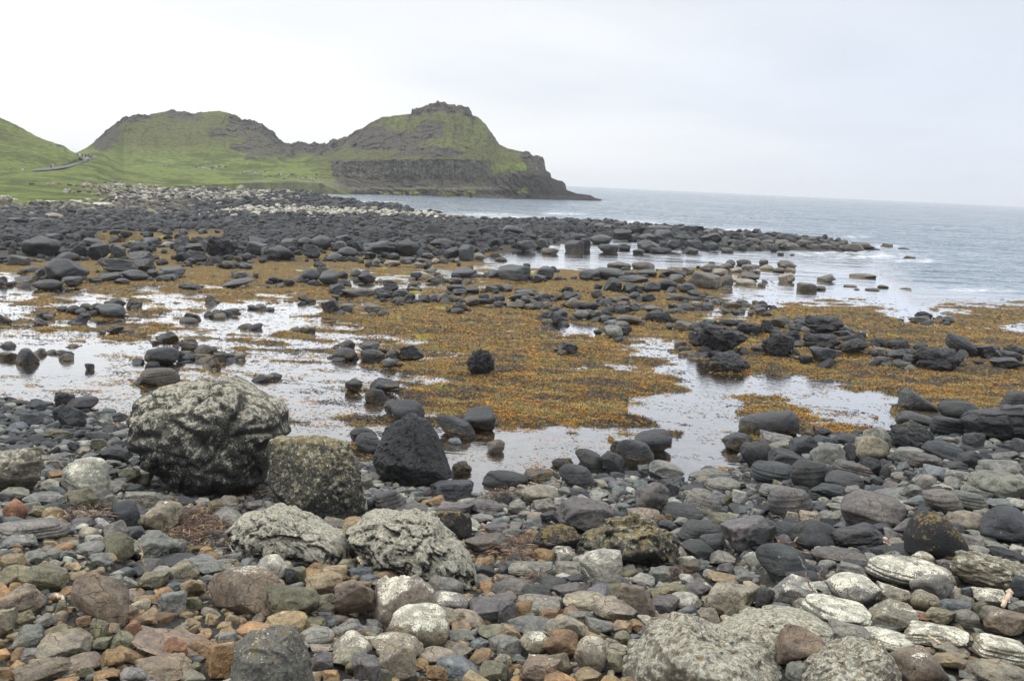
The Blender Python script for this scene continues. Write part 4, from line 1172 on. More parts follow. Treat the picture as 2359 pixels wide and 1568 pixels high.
22 462 135 530 r dk
2065 310 2165 360 r dg
#T2c boulder
705 515 915 640 r dk | front left black oval of the cluster in mid flat
760 445 900 545 r dk
935 465 1110 560 r dg
950 525 1160 645 l dk | creased black boulder in the middle of the mid-flat cluster
1165 530 1300 625 r dk
1120 603 1258 680 r bg
1278 475 1490 645 a dk 0 12 | jagged black block at the right end of the mid-flat cluster
1855 515 2100 765 c dk | lone knobbly black boulder in the middle of the orange weed
420 340 500 395 r dk
#T5 beach_stone
475 150 640 290 c dk
590 185 835 320 l dk 0 10 | charred-looking grooved black stone at the edge of the left pool
470 255 720 455 a dg | large blue-black broken stone left of the largest boulder
185 330 360 440 a dg
260 225 390 320 a dg
90 210 220 270 r dg
-30 215 75 280 r bg
880 280 990 345 r bg
890 320 1080 400 a dk
400 465 600 545 a ol 0 | greenish flat-topped stone with mossy face behind the lichen-topped boulder
740 475 935 570 s dg 0 -10
620 475 735 555 a dg
780 540 940 650 a ol
870 610 1110 750 a dg | dark faceted stone pressed against the left foot of the largest boulder
-120 655 345 1015 c gt 12 | white-crusted cracked boulder cut by the left edge
555 730 915 1010 l pg 7 | pale lichen-topped boulder with ridged side left of the largest boulder
590 965 835 1165 a ol | brown-green diamond-shaped stone beside driftwood scraps
35 1070 225 1240 r ru | rust-red rounded stone near the left edge
0 1230 560 1410 l g 2 | long layered grey ledge-like stone at the left edge
1060 990 1450 1150 a g 1 | flat-topped grey stone under the front of the largest boulder
975 1100 1190 1310 r dg | round dark stone touching the big greenish one
1185 1090 1555 1350 r gt 3 | big greenish-grey stone with pale lichen rim beside the brown wrack
885 1245 1110 1440 a g
1790 1160 2100 1310 r g
735 1365 880 1450 r pg
865 720 1040 800 r g
885 790 1000 880 r bg
1000 800 1200 940 a ol
1180 835 1310 960 r gt
400 725 540 815 r gt
420 815 565 900 r br
350 890 540 950 s ol
220 1000 545 1130 a g 1
870 1030 1015 1170 r g
1460 1035 1660 1130 r dg
665 620 770 680 r gt
-20 975 230 1070 r g
-20 1010 110 1100 r dg
580 570 680 650 r dg
350 1130 530 1240 r tan
250 1130 380 1230 r ol
660 1195 775 1270 a ol
440 605 580 670 a g
255 615 390 700 a ol
175 655 330 740 r g
50 600 260 665 s dg
310 700 430 760 s gt
700 670 850 730 s g
940 900 1100 990 r g
1060 945 1230 1040 r dg
1575 1140 1780 1210 r g
1940 1100 2050 1170 r g
2125 1080 2270 1160 r g
1790 1085 1930 1170 r ol
#T6 beach_stone
820 35 960 140 r dk | dark round stone in shallow water behind the peaked boulder
1035 28 1275 145 a dk
990 120 1165 250 l dk
1150 215 1250 340 a dk
1190 225 1490 385 r dg | broad smooth dark stone just behind the peaked boulder
1835 285 2095 470 r dk | big round black stone at the pool edge right of the peak
1590 350 1935 550 l dk 0 -14 | ridged black stone lying against the big round one
865 445 1080 600 a dg
905 505 1110 645 l dg
1705 540 1810 595 r bg
2035 560 2180 680 a bb | small peaked brown stone mirrored in the calm pool
1735 750 1900 870 c bk | small jagged jet-black stone at the pool edge
2005 805 2370 970 r dg | smooth lozenge-shaped grey stone on the pool shore
1545 905 1905 1085 a dk | broken black block at the right foot of the peaked boulder
1080 985 1320 1180 l pu 0 20
1005 1055 1100 1150 r dg
1240 1100 1540 1230 l pu
1590 1095 1925 1200 r pu
1435 1035 1540 1095 r ol
1870 1070 2160 1190 l pu
2140 1005 2265 1100 r dg
1850 1375 2260 1540 a bb 2 | dark brown block with mustard patches beside the kelp debris
2220 1095 2370 1190 a g
2010 1280 2220 1360 s pu
940 850 1050 990 a g
950 1000 1040 1060 r g
60 1135 180 1200 r g
-20 1075 125 1150 r dg
2120 1180 2200 1230 r bg
#T7 beach_stone
1155 470 1465 665 r dk 0 12 | big black oval stone tilted into the pool, rear of the shore group
950 560 1130 670 a dk
1010 570 1315 780 l dk | greenish-black layered block under the tilted oval
640 640 890 800 l dg 0 -12 | tilted grey stone propped at the pool edge left of the group
870 660 1060 830 a dg
445 715 625 815 c bk
210 800 510 925 a dk
510 780 800 980 l dg | flat-topped banded grey block right of the lozenge-shaped stone
1285 750 1570 890 a g | pale-topped angular grey stone with tan specks by the pool shore
1630 800 1960 900 s g 0 8
1760 875 2070 1010 l g
1545 940 1810 1005 s dg 0 5
1370 905 1535 1040 a dg
1160 940 1435 1195 a pu | purple-grey slab standing upright with a diagonal crack
1180 760 1300 830 r bg
945 835 1065 895 r dg
1065 815 1215 880 r dg
1910 505 2165 650 r dk
2065 590 2310 790 r dk | squat dark stone below the scooped black boulder
190 950 495 1110 r gt | olive-grey hump-backed stone among wet pebbles
285 1050 480 1185 a g
465 1050 590 1130 r pg
500 1050 960 1340 a pu 0 12 | tall tilted purple-grey slab rock with a crack down its face
590 1190 740 1330 a bb 3
1100 1140 1370 1225 l gt
1400 1105 1730 1250 l dg | straight-edged dark banded stone below the rounded striped one
1590 990 1870 1195 l g | rounded striped grey stone above the dark banded one
1905 1020 2010 1130 a ol
1990 995 2130 1120 a pg
1440 1065 1590 1120 r pg
1570 990 1670 1050 r g
765 990 930 1065 r pg
600 980 760 1050 a dg
350 1170 510 1265 a dg
1350 1240 1515 1330 r dg
1320 1190 1420 1260 a br
1410 1190 1490 1250 a br
1490 1225 1610 1300 r g
1540 1250 1880 1430 l dg
1905 1230 2370 1500 a pu | wide low purplish rock face amid the right-hand stones
1710 1365 1945 1500 r dg | smooth dark egg-shaped stone right of the yellow-crusted ledge
2000 1395 2130 1501 r dg
2165 1425 2330 1500 r dg
1795 1200 2010 1310 s ol
2155 1145 2265 1215 r pg
2165 750 2420 930 l dg
90 1090 230 1170 a g
150 1165 265 1235 r g
835 1085 940 1170 a gt
930 905 1110 980 r bg
2050 1120 2160 1200 a bg
2210 1050 2300 1110 r dg
1210 690 1310 770 s bk
#T8 beach_stone
1630 225 1940 375 r dg | large smooth dark oval stone right of the fin-shaped boulder
1270 320 1565 460 r dk | black stone with a puddle gleaming in its top
1215 405 1560 640 c dg | lumpy pitted grey boulder below the stone with the puddle
1570 365 1870 535 l dk
2175 140 2400 300 l dg | smooth striped stone at the right edge above the jagged ledge
1840 500 2020 650 a dg 0 15
90 490 370 640 r g
160 570 435 700 r g
-20 590 165 800 r dg
165 650 480 815 a dg | two-faced block with light top and dark undercut front
340 530 565 720 a dg
545 445 690 530 a dk
445 475 555 530 a dk
525 600 815 800 r g | rounded blocky grey stone with drilled-looking pits
805 590 950 750 a dg
915 535 1180 760 r gt | smooth brownish hump with a curved crack in its middle
980 460 1215 670 r g
760 515 940 610 l dg
555 530 745 600 s dg
1500 580 1840 720 l dg 0 -4 | plank-like layered stone below the jagged ledge
1255 625 1480 735 s g
1375 670 1635 815 l pu
1640 535 1790 590 r g
1790 660 1975 825 r dg
1665 745 1860 835 a dg
20 755 370 935 l dg
365 735 690 970 l dg | deeply grooved dark block, squarest of the middle right
725 740 1080 880 l pu 0 -6
660 845 960 1000 l dg
945 705 1120 880 r dg
1115 780 1225 890 r dg
1225 840 1420 910 r g
1420 865 1600 1000 r g | smooth grey pear-shaped stone right of centre
1270 755 1425 830 r bg
1975 735 2350 870 r g | big smooth pale grey stone at the right edge above the broad slab
1905 845 2400 1060 a g | broad flat grey slab running off the right edge
1830 960 2085 1060 r g
1695 820 1910 910 l g
1850 855 2000 935 r gt
2075 640 2300 760 a g 0 20
2250 555 2400 700 l dg
170 965 525 1220 l pu | heavy banded purplish boulder with a notch in front
90 940 370 1060 l g
810 1040 1310 1320 l pu | largest striated purple-brown boulder at the right
1040 970 1445 1170 l g 0 14 | long grooved slab slanting down behind the striated boulder
1135 920 1310 1010 a pu
1300 940 1470 1060 a g
1500 1000 1830 1180 l pu
1750 1005 2040 1160 l g
2040 1070 2250 1175 r bg
1570 935 1760 1010 a pg
710 1045 870 1105 r pg
530 945 815 1060 a dg
820 955 950 1065 a g
665 1110 870 1190 r g
370 1120 545 1190 r pg
520 1120 680 1190 r dg
310 1175 445 1270 r gt
425 1180 600 1270 r gt
600 1175 770 1280 a g
100 1085 180 1160 r g
10 1145 120 1220 r g
1700 1170 2010 1330 r gt | pale rounded stone with a knob at its end above the small right cobbles
2010 1150 2420 1430 r dk | massive smooth black-brown boulder at the right edge
730 1290 1150 1490 a bk 0 4 | smooth jet-black boulder with a chipped corner left of the dome
1000 1280 1240 1385 a dg
340 1255 720 1500 r dg | grey boulder with light brown lower half left of the jet-black one
185 1275 430 1440 l dg
-20 1290 215 1500 r dg
1865 1340 2110 1420 r g
1815 1390 2015 1500 r g
2015 1440 2210 1507 r g
1450 1125 1570 1190 r dg
2220 1060 2400 1150 a pg
1930 1155 2100 1240 r g
1335 960 1420 1010 r g
1180 680 1270 760 r bg
#T9 beach_stone
15 210 310 310 r g
940 205 1195 440 r ol | cracked yellow-green blocky stone left of the driftwood wedge
1145 185 1530 430 a g 2 18 | grey wedge-shaped stone with a stick resting on it
1530 265 1675 385 r g
1665 325 1740 390 r ol
1340 380 1800 500 l dg
1680 375 1950 500 r g
1770 415 2110 555 r g 3
1500 445 1780 620 a gt
1360 490 1530 565 r pg
815 370 1000 500 a g
560 255 715 330 r g
540 330 685 430 a bg | bluish-grey angular stone, bluest on the left of the beach
215 345 410 440 r g
400 330 560 420 r g
690 270 935 380 r g
500 210 700 270 a br
395 245 515 300 a tan
120 280 210 340 r br
90 325 200 385 r tan
20 380 220 500 s tan
0 480 300 640 a ol
205 465 600 700 a ol 1 | mossy olive angular boulder with yellow spots at the left
0 680 390 920 a pb | purplish brown block with chipped front near the left edge
1255 530 1525 685 a ol | ochre-edged angular stone right of the rust-brown boulder
1200 745 1430 830 s or | bright ochre flat-topped stone among grey ones
1430 715 1670 915 a g | grey block with pale flat top left of the reddish slab
1630 585 1840 765 a tan
1500 630 1640 720 a bg
1675 755 1845 880 r ol
2005 485 2330 540 s wh 8
-30 870 150 1110 r gt
140 875 315 1020 a ol
315 920 500 1020 a g
690 930 820 1010 a br
810 965 975 1140 a ol
1125 980 1280 1140 a ru | rusty cube-shaped stone at the foot of the rust-brown boulder
1180 910 1400 1040 a br 3
135 1035 390 1215 a g | pale faceted grey stone at the lower left
360 1100 805 1310 a gt | long tan slab with a flat white top at the lower left
210 1210 475 1340 r g
995 1085 1190 1250 a ol
835 1120 1010 1230 a ol
610 1270 900 1400 r pb
905 1230 1110 1400 a or | bright orange-brown angular stone at the lower left
1210 1070 1935 1320 s pb 1 -12 | long purplish-rust slab lying diagonally
1455 1140 1675 1340 a ru | rusty block propped on the long diagonal slab
1680 1145 1945 1310 a br
1935 1075 2120 1200 a g
1860 1175 2120 1470 a or 2 | large ochre boulder with smooth face left of the ribbed outcrop
1240 1305 1700 1500 a pb 1 | speckled purple-brown slab at the bottom edge
1090 1390 1300 1530 r g | smooth grey egg-like stone at the bottom edge
1300 1460 1380 1530 r g
720 1370 850 1480 a ol
565 1370 720 1470 a gt
850 1395 1085 1500 a br
-30 1380 140 1500 r or
150 1340 600 1530 a pb
1710 1295 1840 1350 a bg
1680 1340 1810 1460 a ol
1335 1245 1480 1310 a or
500 800 600 920 a ol
375 840 480 910 r gt
1860 920 1965 1010 r tan
1955 985 2085 1040 a tan
2155 945 2220 1010 r tan
1150 680 1225 730 r tan
1030 840 1120 920 r br
#T10 beach_stone
65 390 350 600 r pg 8 | round pale boulder with dark cracked lichen under the left white rock
315 500 410 640 a dg
125 640 610 950 a ol | large olive-grey faceted block right of the reddish slab
150 905 500 1080 r tan 2 | rounded tan boulder below the olive-grey faceted block
760 580 1130 935 a pb 1 -5 | red-topped square block with a pointed left corner
1110 570 1655 1040 a gt 6 | big tan-grey boulder with a lichen cap and a vertical crack
1580 565 1905 780 r g | smooth plain grey boulder under the right-hand white rock
1625 710 1950 890 r g 5
1955 735 2390 960 s pu 0 12 | purplish tilted slab with brown edge right of the plain grey boulder
1265 860 1775 1200 r gt 8 | rounded wedge with a white-frosted top in the foreground centre
1590 830 1950 1010 r gt 4
1370 1015 1560 1190 a br
1810 885 2130 1030 s gt 0 -8 | tan slab with crumpled top in the foreground centre
1780 1040 2030 1170 r g
2050 1020 2320 1150 r ol
870 495 1100 590 r bg
995 560 1145 650 r bg
1075 605 1200 680 r g
505 550 820 740 r tan
365 495 500 620 r ol
560 475 680 560 r ol
640 480 870 600 r tan
460 1030 745 1190 r g | smooth grey-green stone right of the rounded tan boulder
750 980 1030 1130 a g
495 950 680 1050 a ol
690 960 800 1040 a bg
600 895 760 960 a bg
620 830 800 930 a ol
580 720 790 860 a ol
750 1090 1085 1300 r gt 6 | white-flecked rounded boulder at the bottom centre left
1095 1095 1545 1310 r gt 5 | grey-brown domed stone with a pale cap behind the leaning slab
1200 1170 1510 1480 s gt 4 30 | leaning upright slab with a white edge in the bottom centre
1520 1210 1830 1370 r gt | smooth beige bean-shaped stone at the bottom centre
1720 1160 2005 1300 r gt 2
1670 1300 2080 1500 a bg 2
1580 1365 1775 1500 a or
735 1230 1040 1400 a gt 2
530 1180 740 1260 a gt
540 1270 740 1430 a pu
860 1340 990 1450 r ol
655 1425 805 1530 a or
910 1300 1205 1530 s pu 1 -10
1100 1400 1275 1530 a ol
1980 1140 2150 1250 r bg
2150 1095 2380 1250 l g
2060 1360 2310 1530 a ol | square olive block at the bottom edge centre
2190 1290 2350 1430 a gt
-20 1390 190 1530 r tan 4
1855 1445 1950 1490 r pg
670 1160 760 1210 r g
1160 1100 1300 1180 a br
1030 1010 1200 1100 a g
#T11 beach_stone
90 435 505 570 l g
500 450 740 560 r g
0 430 145 550 a bg
600 560 790 650 r dg
370 585 620 700 r dg | smooth dark bun-shaped stone left of the tall pale stone
300 545 450 640 r bg
1345 490 1535 620 r g
480 645 800 780 a pu 1
575 720 940 875 r gt 1 | smooth beige slab with white flecks on its corner
195 650 465 790 l dg 2
130 745 530 920 l g 2
-20 780 145 980 a pu
135 795 310 940 r br
825 755 1230 970 s gt 1 -12 | flat striped tan slab tilted up at its right end
1050 640 1390 930 a pb 1 | brown angular block behind the striped tan slab
600 880 860 990 l g
450 750 575 850 r g
75 920 435 1085 r g | smooth grey-green stone with a flat top, lower centre
430 910 780 1180 a gt | brownish faceted boulder right of the flat grey-green stone
770 950 1005 1100 a g
350 870 520 960 a br
185 1080 450 1280 r gt 7 | white-mottled cracked boulder left of the smooth brown block
385 1080 690 1315 a br | smooth brown block with a curved lower edge
680 1150 955 1430 r gt 6 | pale cracked egg-shaped boulder right of the smooth brown block
880 1140 1130 1330 a gt
390 1250 655 1470 a ol
190 1290 570 1530 a pb 3 | brown peaked boulder sprinkled with lichen at the bottom edge
655 1395 910 1530 s tan
955 1280 1125 1450 a ol
-20 1110 200 1290 a g
10 1020 180 1160 a tan
1545 725 1800 860 r pg | smooth pale egg-shaped stone left of the large square block
1600 845 1790 965 r bg 3
1650 635 1885 750 r pu
1605 560 1755 660 r pg 5
1375 610 1680 790 a ol 0 15
1350 680 1430 740 r pg
1380 910 1650 1045 r br | ochre-brown stone with an orange tip, lower right of centre
1350 935 1505 1045 r g
1780 870 1980 1065 a gt
1860 640 2320 960 a gt 1 | large square tan-grey block with a dark broken front
1980 930 2170 1060 r tan 4
2145 840 2380 1000 a ol
1870 545 2170 640 a tan
2120 545 2350 640 a g
1640 430 1810 560 a bb
1890 345 2110 480 r g
1630 265 1930 420 s dg
1015 985 1180 1090 a tan
1165 970 1300 1070 a br
1050 1095 1195 1190 a ol
1170 1090 1270 1180 r bg
1240 1060 1350 1140 r bg
1540 265 1600 310 r g
1100 500 1250 580 r ol
1330 740 1600 890 s pu
-60 600 330 720 s pu
#T12 beach_stone
-40 310 410 620 l dg 2 | big layered grey block with wavy ledges below the black boulders
480 330 970 440 l pu
980 275 1600 400 l bk 2 9 | long thin black crusted ledge below the jet-black boulder
980 425 1680 650 l g 7 | long striped boulder with a white-frosted back
1350 540 1700 780 r g 5 | domed grey stone with one white lichen patch on its crown
1725 400 2400 680 c ol 11 | broad lichen-crusted cracked boulder with orange patches at the right
1900 670 2230 830 r gt 6
2200 570 2400 760 r dg 3
225 505 520 670 r dg | dark oval stone crossed by reddish twigs
105 600 480 820 r g 5
600 560 1040 820 r g 10 | white-frosted stone with a stepped right shoulder
1040 650 1335 840 a gt 6
1350 705 1595 880 r gt | plain beige-grey potato-shaped stone under the domed grey one
380 775 965 1030 l g 9 | long white-backed stone in front of the stepped white one
735 420 990 580 r dg
690 455 970 620 a g
960 820 1380 1030 a gt 4
1590 785 1870 960 r bg
1730 735 1910 840 r gt 3
1725 870 1950 1020 l g
1880 805 2050 960 r ol
1940 830 2240 1000 r gt
2030 880 2400 1120 a pb 3 | large purplish-tan faceted boulder at the right edge
2230 785 2400 900 r g 4
1310 975 1820 1200 a gt 7 12 | tan wedge with a steep white right edge beside driftwood
830 1050 1390 1220 l gt 6 | low tan slab frosted white along its top
600 980 960 1180 r g
120 1025 550 1390 a pb 0 10 | smooth reddish-brown block between two lichen outcrops
1380 905 1500 1000 a ru
1475 860 1740 1010 a ol 2
990 975 1275 1065 r g 2
1145 1210 1640 1540 r pb 4 | large flat tan boulder with a scalloped white edge at the bottom right
1570 1255 1870 1420 a tan | ochre angular stone right of the scalloped boulder
1940 1115 2400 1350 l gt 8 | striped boulder with white frosting at the lower right edge
1870 1350 2400 1540 a gt 1
1520 1165 1850 1290 a gt
225 1355 440 1530 a g
70 810 270 900 r bg
285 770 450 890 r g
-40 680 110 870 r dg
1605 435 1740 550 r g
1625 565 1750 670 r gt
1105 340 1255 420 r g
330 345 500 440 r dg
1350 360 1540 470 r gt 5
1620 360 1810 440 c tan 3
1850 305 2030 385 r g
2030 330 2330 420 l dk
970 320 1090 430 l dk
1860 1310 1990 1400 a br
1780 1410 1960 1500 a g
1800 670 1900 760 r bg
"""
# ================================================================ place the stones
for h in HEROES:
    nm, ol, yb, th, col, mat, lab, li, st, sd = h[:10]
    hero(nm, ol, yb, th, col, mat, lab, li, st, sd, amp=(h[10] if len(h) > 10 else 1.0), noun='boulder' if 'boulder' in nm or 'stone' in nm else 'rock')
cur = None; nmk = 'boulder'; ROWS = []
for ln in DATA.strip().split('\n'):
    if ln.startswith('#'):
        k, nmk = ln[1:].split(); ox, oy, tw = TILES[k]; s_ = tw / 2359.0; continue
    body, _, lab = ln.partition('|'); a = body.split()
    b = [(ox + float(a[0]) * s_) / 1.7363, (oy + float(a[1]) * s_) / 1.7363, (ox + float(a[2]) * s_) / 1.7363, (oy + float(a[3]) * s_) / 1.7363]
    li = float(a[6]) / 10 if len(a) > 6 else 0.0; tl = -float(a[7]) if len(a) > 7 else 0.0
    ROWS.append((b, a[4], a[5], li, tl, nmk, lab.strip() or None))
# the smaller ones of either sort are cobbles
for nm in ('boulder', 'beach_stone'):
    idx = sorted([i for i, r in enumerate(ROWS) if r[5] == nm and not r[6]], key=lambda i: (ROWS[i][0][2] - ROWS[i][0][0]) * (ROWS[i][0][3] - ROWS[i][0][1]))
    over = sum(r[5] == nm for r in ROWS) - (282 if nm == 'boulder' else 292)
    for i in idx[:max(over, 0)]: ROWS[i] = ROWS[i][:5] + ('cobble',) + ROWS[i][6:]
for b, kd, col, li, tl, nm, lab in ROWS:
    if kd == 'r' and not lab and b[3] > 960 and nm != 'boulder' and int(b[0] * 3.7 + b[1]) % 5 < 4: kd = 'a'
    mid = b[3] < 960 and (b[0] > 0 and b[3] < 880 or col in ('bk', 'dk'))
    mat = None
    if col in ('bk', 'dk') or (mid and li == 0): mat = 'basalt_c' if kd in 'cl' else 'basalt'
    put(b, kd, col, li, tl, nm, mat, label=lab)
from collections import Counter
print('placed', Counter(p['name'] for p in PLACED))
# ================================================================ loose stones between the named ones
TPL = {}
def hull_pts(seed, slab):
    R = np.random.RandomState(seed); bm = bmesh.new()
    for k in range(R.randint(11, 17)):
        p = R.normal(size=3); p /= np.abs(p).max() ** .55 * np.linalg.norm(p) ** .45; bm.verts.new(p * R.uniform(.82, 1, 3))
    g = bmesh.ops.convex_hull(bm, input=bm.verts); bmesh.ops.delete(bm, geom=[v for v in bm.verts if not v.link_faces], context='VERTS')
    bmesh.ops.dissolve_limit(bm, angle_limit=.22, verts=bm.verts, edges=bm.edges)
    bmesh.ops.bevel(bm, geom=list(bm.edges), offset=.055, segments=1, affect='EDGES', profile=.5, clamp_overlap=True)
    bmesh.ops.triangulate(bm, faces=bm.faces); bm.verts.index_update()
    v = np.array([w.co[:] for w in bm.verts]); f = np.array([[w.index for w in q.verts] for q in bm.faces]); bm.free()
    lo, hi = v.min(0), v.max(0); return (v - (lo + hi) / 2) / ((hi - lo) / 2), f
def tpl(kind, i, sub):
    k = (kind, i, sub)
    if k not in TPL and kind in 'as': TPL[k] = hull_pts(900 + i * 3 + ord(kind), kind == 's')
    if k not in TPL: TPL[k] = rock_pts(kind, 500 + i * 7 + ord(kind), sub)
    return TPL[k]
def rockfield(name, pos, r, col, flat, kinds, sub, label, mat='stuff', alpha=None, tiltmax=0.35):
    n = len(r); R = np.random.RandomState(len(name) + n); V = []; Fc = []; Cc = []; Sm = []; base = 0
    kinds = np.array(list(kinds)); pick = R.randint(0, len(kinds), n); vi = R.randint(0, 6, n)
    for kk in range(len(kinds)):
        for i in range(6):
            m = np.where((pick == kk) & (vi == i))[0]
            if not len(m): continue
            v, f = tpl(kinds[kk], i, sub); k = len(m)
            sx = R.uniform(.8, 1.35, k); sy = R.uniform(.7, 1.05, k); sz = flat[m] * R.uniform(.8, 1.2, k)
            q = v[None] * np.stack([sx, sy, sz], -1)[:, None] * r[m][:, None, None]
            ta = R.uniform(-tiltmax, tiltmax, k); c, s = np.cos(ta)[:, None], np.sin(ta)[:, None]
            q = np.stack([q[..., 0] * c - q[..., 2] * s, q[..., 1], q[..., 0] * s + q[..., 2] * c], -1)
            ya = R.uniform(0, 2 * math.pi, k); c, s = np.cos(ya)[:, None], np.sin(ya)[:, None]
            q = np.stack([q[..., 0] * c - q[..., 1] * s, q[..., 0] * s + q[..., 1] * c, q[..., 2]], -1) + pos[m][:, None]
            V.append(q.reshape(-1, 3)); Fc.append((f[None] + (np.arange(k) * len(v))[:, None, None]).reshape(-1, 3) + base); base += k * len(v)
            Sm.append(np.full(k * len(f), kinds[kk] not in 'as'))
            cc = np.concatenate([col[m], (alpha[m] if alpha is not None else np.zeros(k))[:, None]], 1)
            Cc.append(np.repeat(cc, len(v), 0))
    me = mesh_np(name, np.concatenate(V), np.concatenate(Fc)); attr_col(me, 'tint', np.concatenate(Cc)); me.polygons.foreach_set('use_smooth', np.concatenate(Sm))
    return tag(link(name, me, M[mat]), label, None, None, 'stuff')
def palette(names, n, R, jit=.22):
    c = np.array([TINT[x] for x in names])[R.randint(0, len(names), n)]
    return c * R.uniform(1 - jit, 1 + jit, (n, 1)) * R.uniform(.95, 1.05, (n, 3))
def zone_pal(px, py, R):
    warm = sstep(1180, 1420, py + 60 * R.normal(size=len(px))) * sstep(1500, 1000, px + 150 * R.normal(size=len(px)))
    out = palette(['g', 'bg', 'g', 'pg', 'gt', 'pu', 'dg', 'g'], len(px), R)
    w = palette(['ol', 'tan', 'br', 'gt', 'tan', 'or', 'br', 'g', 'pb', 'tan', 'or'], len(px), R); m = R.uniform(size=len(px)) < warm; out[m] = w[m]
    w = palette(['gt', 'g', 'pg', 'ol', 'gt', 'g', 'bg', 'tan'], len(px), R); m = (R.uniform(size=len(px)) < sstep(1300, 1450, py)) & ~m & (px > 1000); out[m] = w[m]
    w = palette(['dk', 'dg', 'dg', 'g', 'bg'], len(px), R); m = R.uniform(size=len(px)) < np.maximum(sstep(1120, 1000, py), sstep(1300, 1600, px) * sstep(1330, 1150, py) * .75); out[m] = w[m]
    return out
R0 = np.random.RandomState(5)
hashg = {}
def near_ok(x, y, r, f):
    ci, cj = int(x // 1.2), int(y // 1.2)
    for a in (-1, 0, 1):
        for b in (-1, 0, 1):
            for (u, v, q) in hashg.get((ci + a, cj + b), ()):
                if (u - x) ** 2 + (v - y) ** 2 < (f * (r + q)) ** 2: return False
    return True
def hadd(x, y, r):
    rr = int(r // 1.2) + 1
    hashg.setdefault((int(x // 1.2), int(y // 1.2)), []).append((x, y, r))
for p in PLACED:
    if p['py'] > 850:
        if p['r'] < 1.0: hadd(p['x'], p['y'], p['r'] * .85)
        else:           # spread a big footprint over small discs
            q = p['r']; 
            for a in np.linspace(0, 2 * math.pi, 16, endpoint=False): hadd(p['x'] + q * .55 * math.cos(a), p['y'] + q * .55 * math.sin(a), q * .32)
            hadd(p['x'], p['y'], q * .45)
def beach_samples(n, R):
    y = np.sqrt(R.uniform(9.0 ** 2, 33.0 ** 2, n)); x = R.uniform(-1, 1, n) * (y * .66 + 1.5)
    px, py = proj(x, y, 0.0); z = terrain(x, y); ok = (py > shore_y(px) - 4) & (z > 0.0); return x[ok], y[ok], z[ok]
levels = [(0.24, 0.17, 1500, .9), (0.17, 0.12, 5000, .86), (0.12, 0.08, 20000, .9)]
FX = []
for ra, rb, n, f in levels:
    x, y, z = beach_samples(n, R0); r = R0.uniform(rb, ra, len(x))
    for i in range(len(x)):
        if near_ok(x[i], y[i], r[i], f): hadd(x[i], y[i], r[i]); FX.append((x[i], y[i], z[i], r[i]))
FX = np.array(FX); print('shingle', len(FX))
px, py = proj(FX[:, 0], FX[:, 1], FX[:, 2])
big = FX[:, 3] > .11
for m, sub, nm, lab in ((big, 3, 'shingle', 'loose grey, tan and brown stones filling the gaps between the larger beach stones'),):
    q = FX[m]; q_ = q[:, :3].copy(); q_[:, 2] += q[:, 3] * .28
    rockfield(nm, q_, q[:, 3] * 1.12, zone_pal(px[m], py[m], R0), np.full(m.sum(), .52), 'aasasar', sub, lab, alpha=(R0.uniform(size=m.sum()) < .12) * .6 * (py[m] > 1250))
q = FX[~big]; q_ = q[:, :3].copy(); q_[:, 2] += q[:, 3] * .3
x, y, z = beach_samples(22000, R0); r = R0.uniform(.035, .08, len(x)); px2, py2 = proj(x, y, z)
pp = np.concatenate([q_, np.stack([x, y, z + r * .2], -1)]); rr_ = np.concatenate([q[:, 3] * 1.1, r])
ppx, ppy = proj(pp[:, 0], pp[:, 1], pp[:, 2])
rockfield('pebbles', pp, rr_, zone_pal(ppx, ppy, R0), np.full(len(rr_), .62), 'raas', 2, 'small pebbles and grit strewn between the beach stones')

# ---- boulders and stones too many to count on the far shore
def far_samples(n, R, y0, y1, x0=-150, x1=1300):
    px = R.uniform(x0, x1, n); py = R.uniform(y0, y1, n); d = ray(px, py); t = -EYE / d[:, 2]; return px, py, d[:, 0] * t, d[:, 1] * t
def bank_mask(px, py): return None
R1 = np.random.RandomState(9)
px, py, x, y = far_samples(24000, R1, 424, 556)
z = terrain(x, y); Dm = y
hillY = np.interp(px, kx, HY[:, 0])
r = R1.uniform(.25, .62, len(x)) * np.clip(Dm / 190, .75, 1.6) * np.exp(.28 * R1.normal(size=len(x)))
r = np.where(py < 474, r * .78, r)
ok = (z > 0.02) & (py > hillY + np.where(px < 300, 7, np.where(px > 400, -13, -6))) & ~((px < 260) & (py < 482) & (R1.uniform(size=len(x)) < .85)) & ~((py > 540) & (px > 130) & (px < 520))
pal = palette(['dk', 'dk', 'dg', 'dk'], len(x), R1)
def setz(mask, names, a=None):
    global pal
    w = palette(names, len(x), R1, .3); m = mask & (R1.uniform(size=len(x)) < .88); pal[m] = w[m]
nz_ = 5 * R1.normal(size=len(x))
white = (px + 3 * nz_ > 430) & (px + 3 * nz_ < 1020) & (py + nz_ * .6 > 487 + np.clip((560 - px) * .18, 0, 30) + np.clip((px - 850) * .06, 0, 20)) & (py + nz_ * .6 < 517)
setz((px + 6 * nz_ < 620) & (py + nz_ < 472) & (px + 6 * nz_ > 60), ['gt', 'wh', 'gt', 'dg', 'wh'])
setz((px + 6 * nz_ >= 620) & (py + nz_ < 446), ['gt', 'wh', 'g', 'dg'])
setz((px + 6 * nz_ < 430) & (py > 474) & (py < 520), ['bb', 'dg', 'gt', 'bb', 'dk', 'ol'])
setz(white, ['wh', 'wh', 'gt', 'wh', 'tan'])
setz((px + 4 * nz_ > 1020) & (py + nz_ < 512), ['gt', 'tan', 'bb'])
r = np.where(white, r * .72, r)
pos = np.stack([x, y, z + r * .25 * R1.uniform(.3, 1.6, len(x))], -1)
rockfield('boulder_field', pos[ok], r[ok], pal[ok], np.full(ok.sum(), .72), 'rra', 2, 'countless dark and pale boulders covering the far shore below the hills', alpha=(white[ok]) * .7)
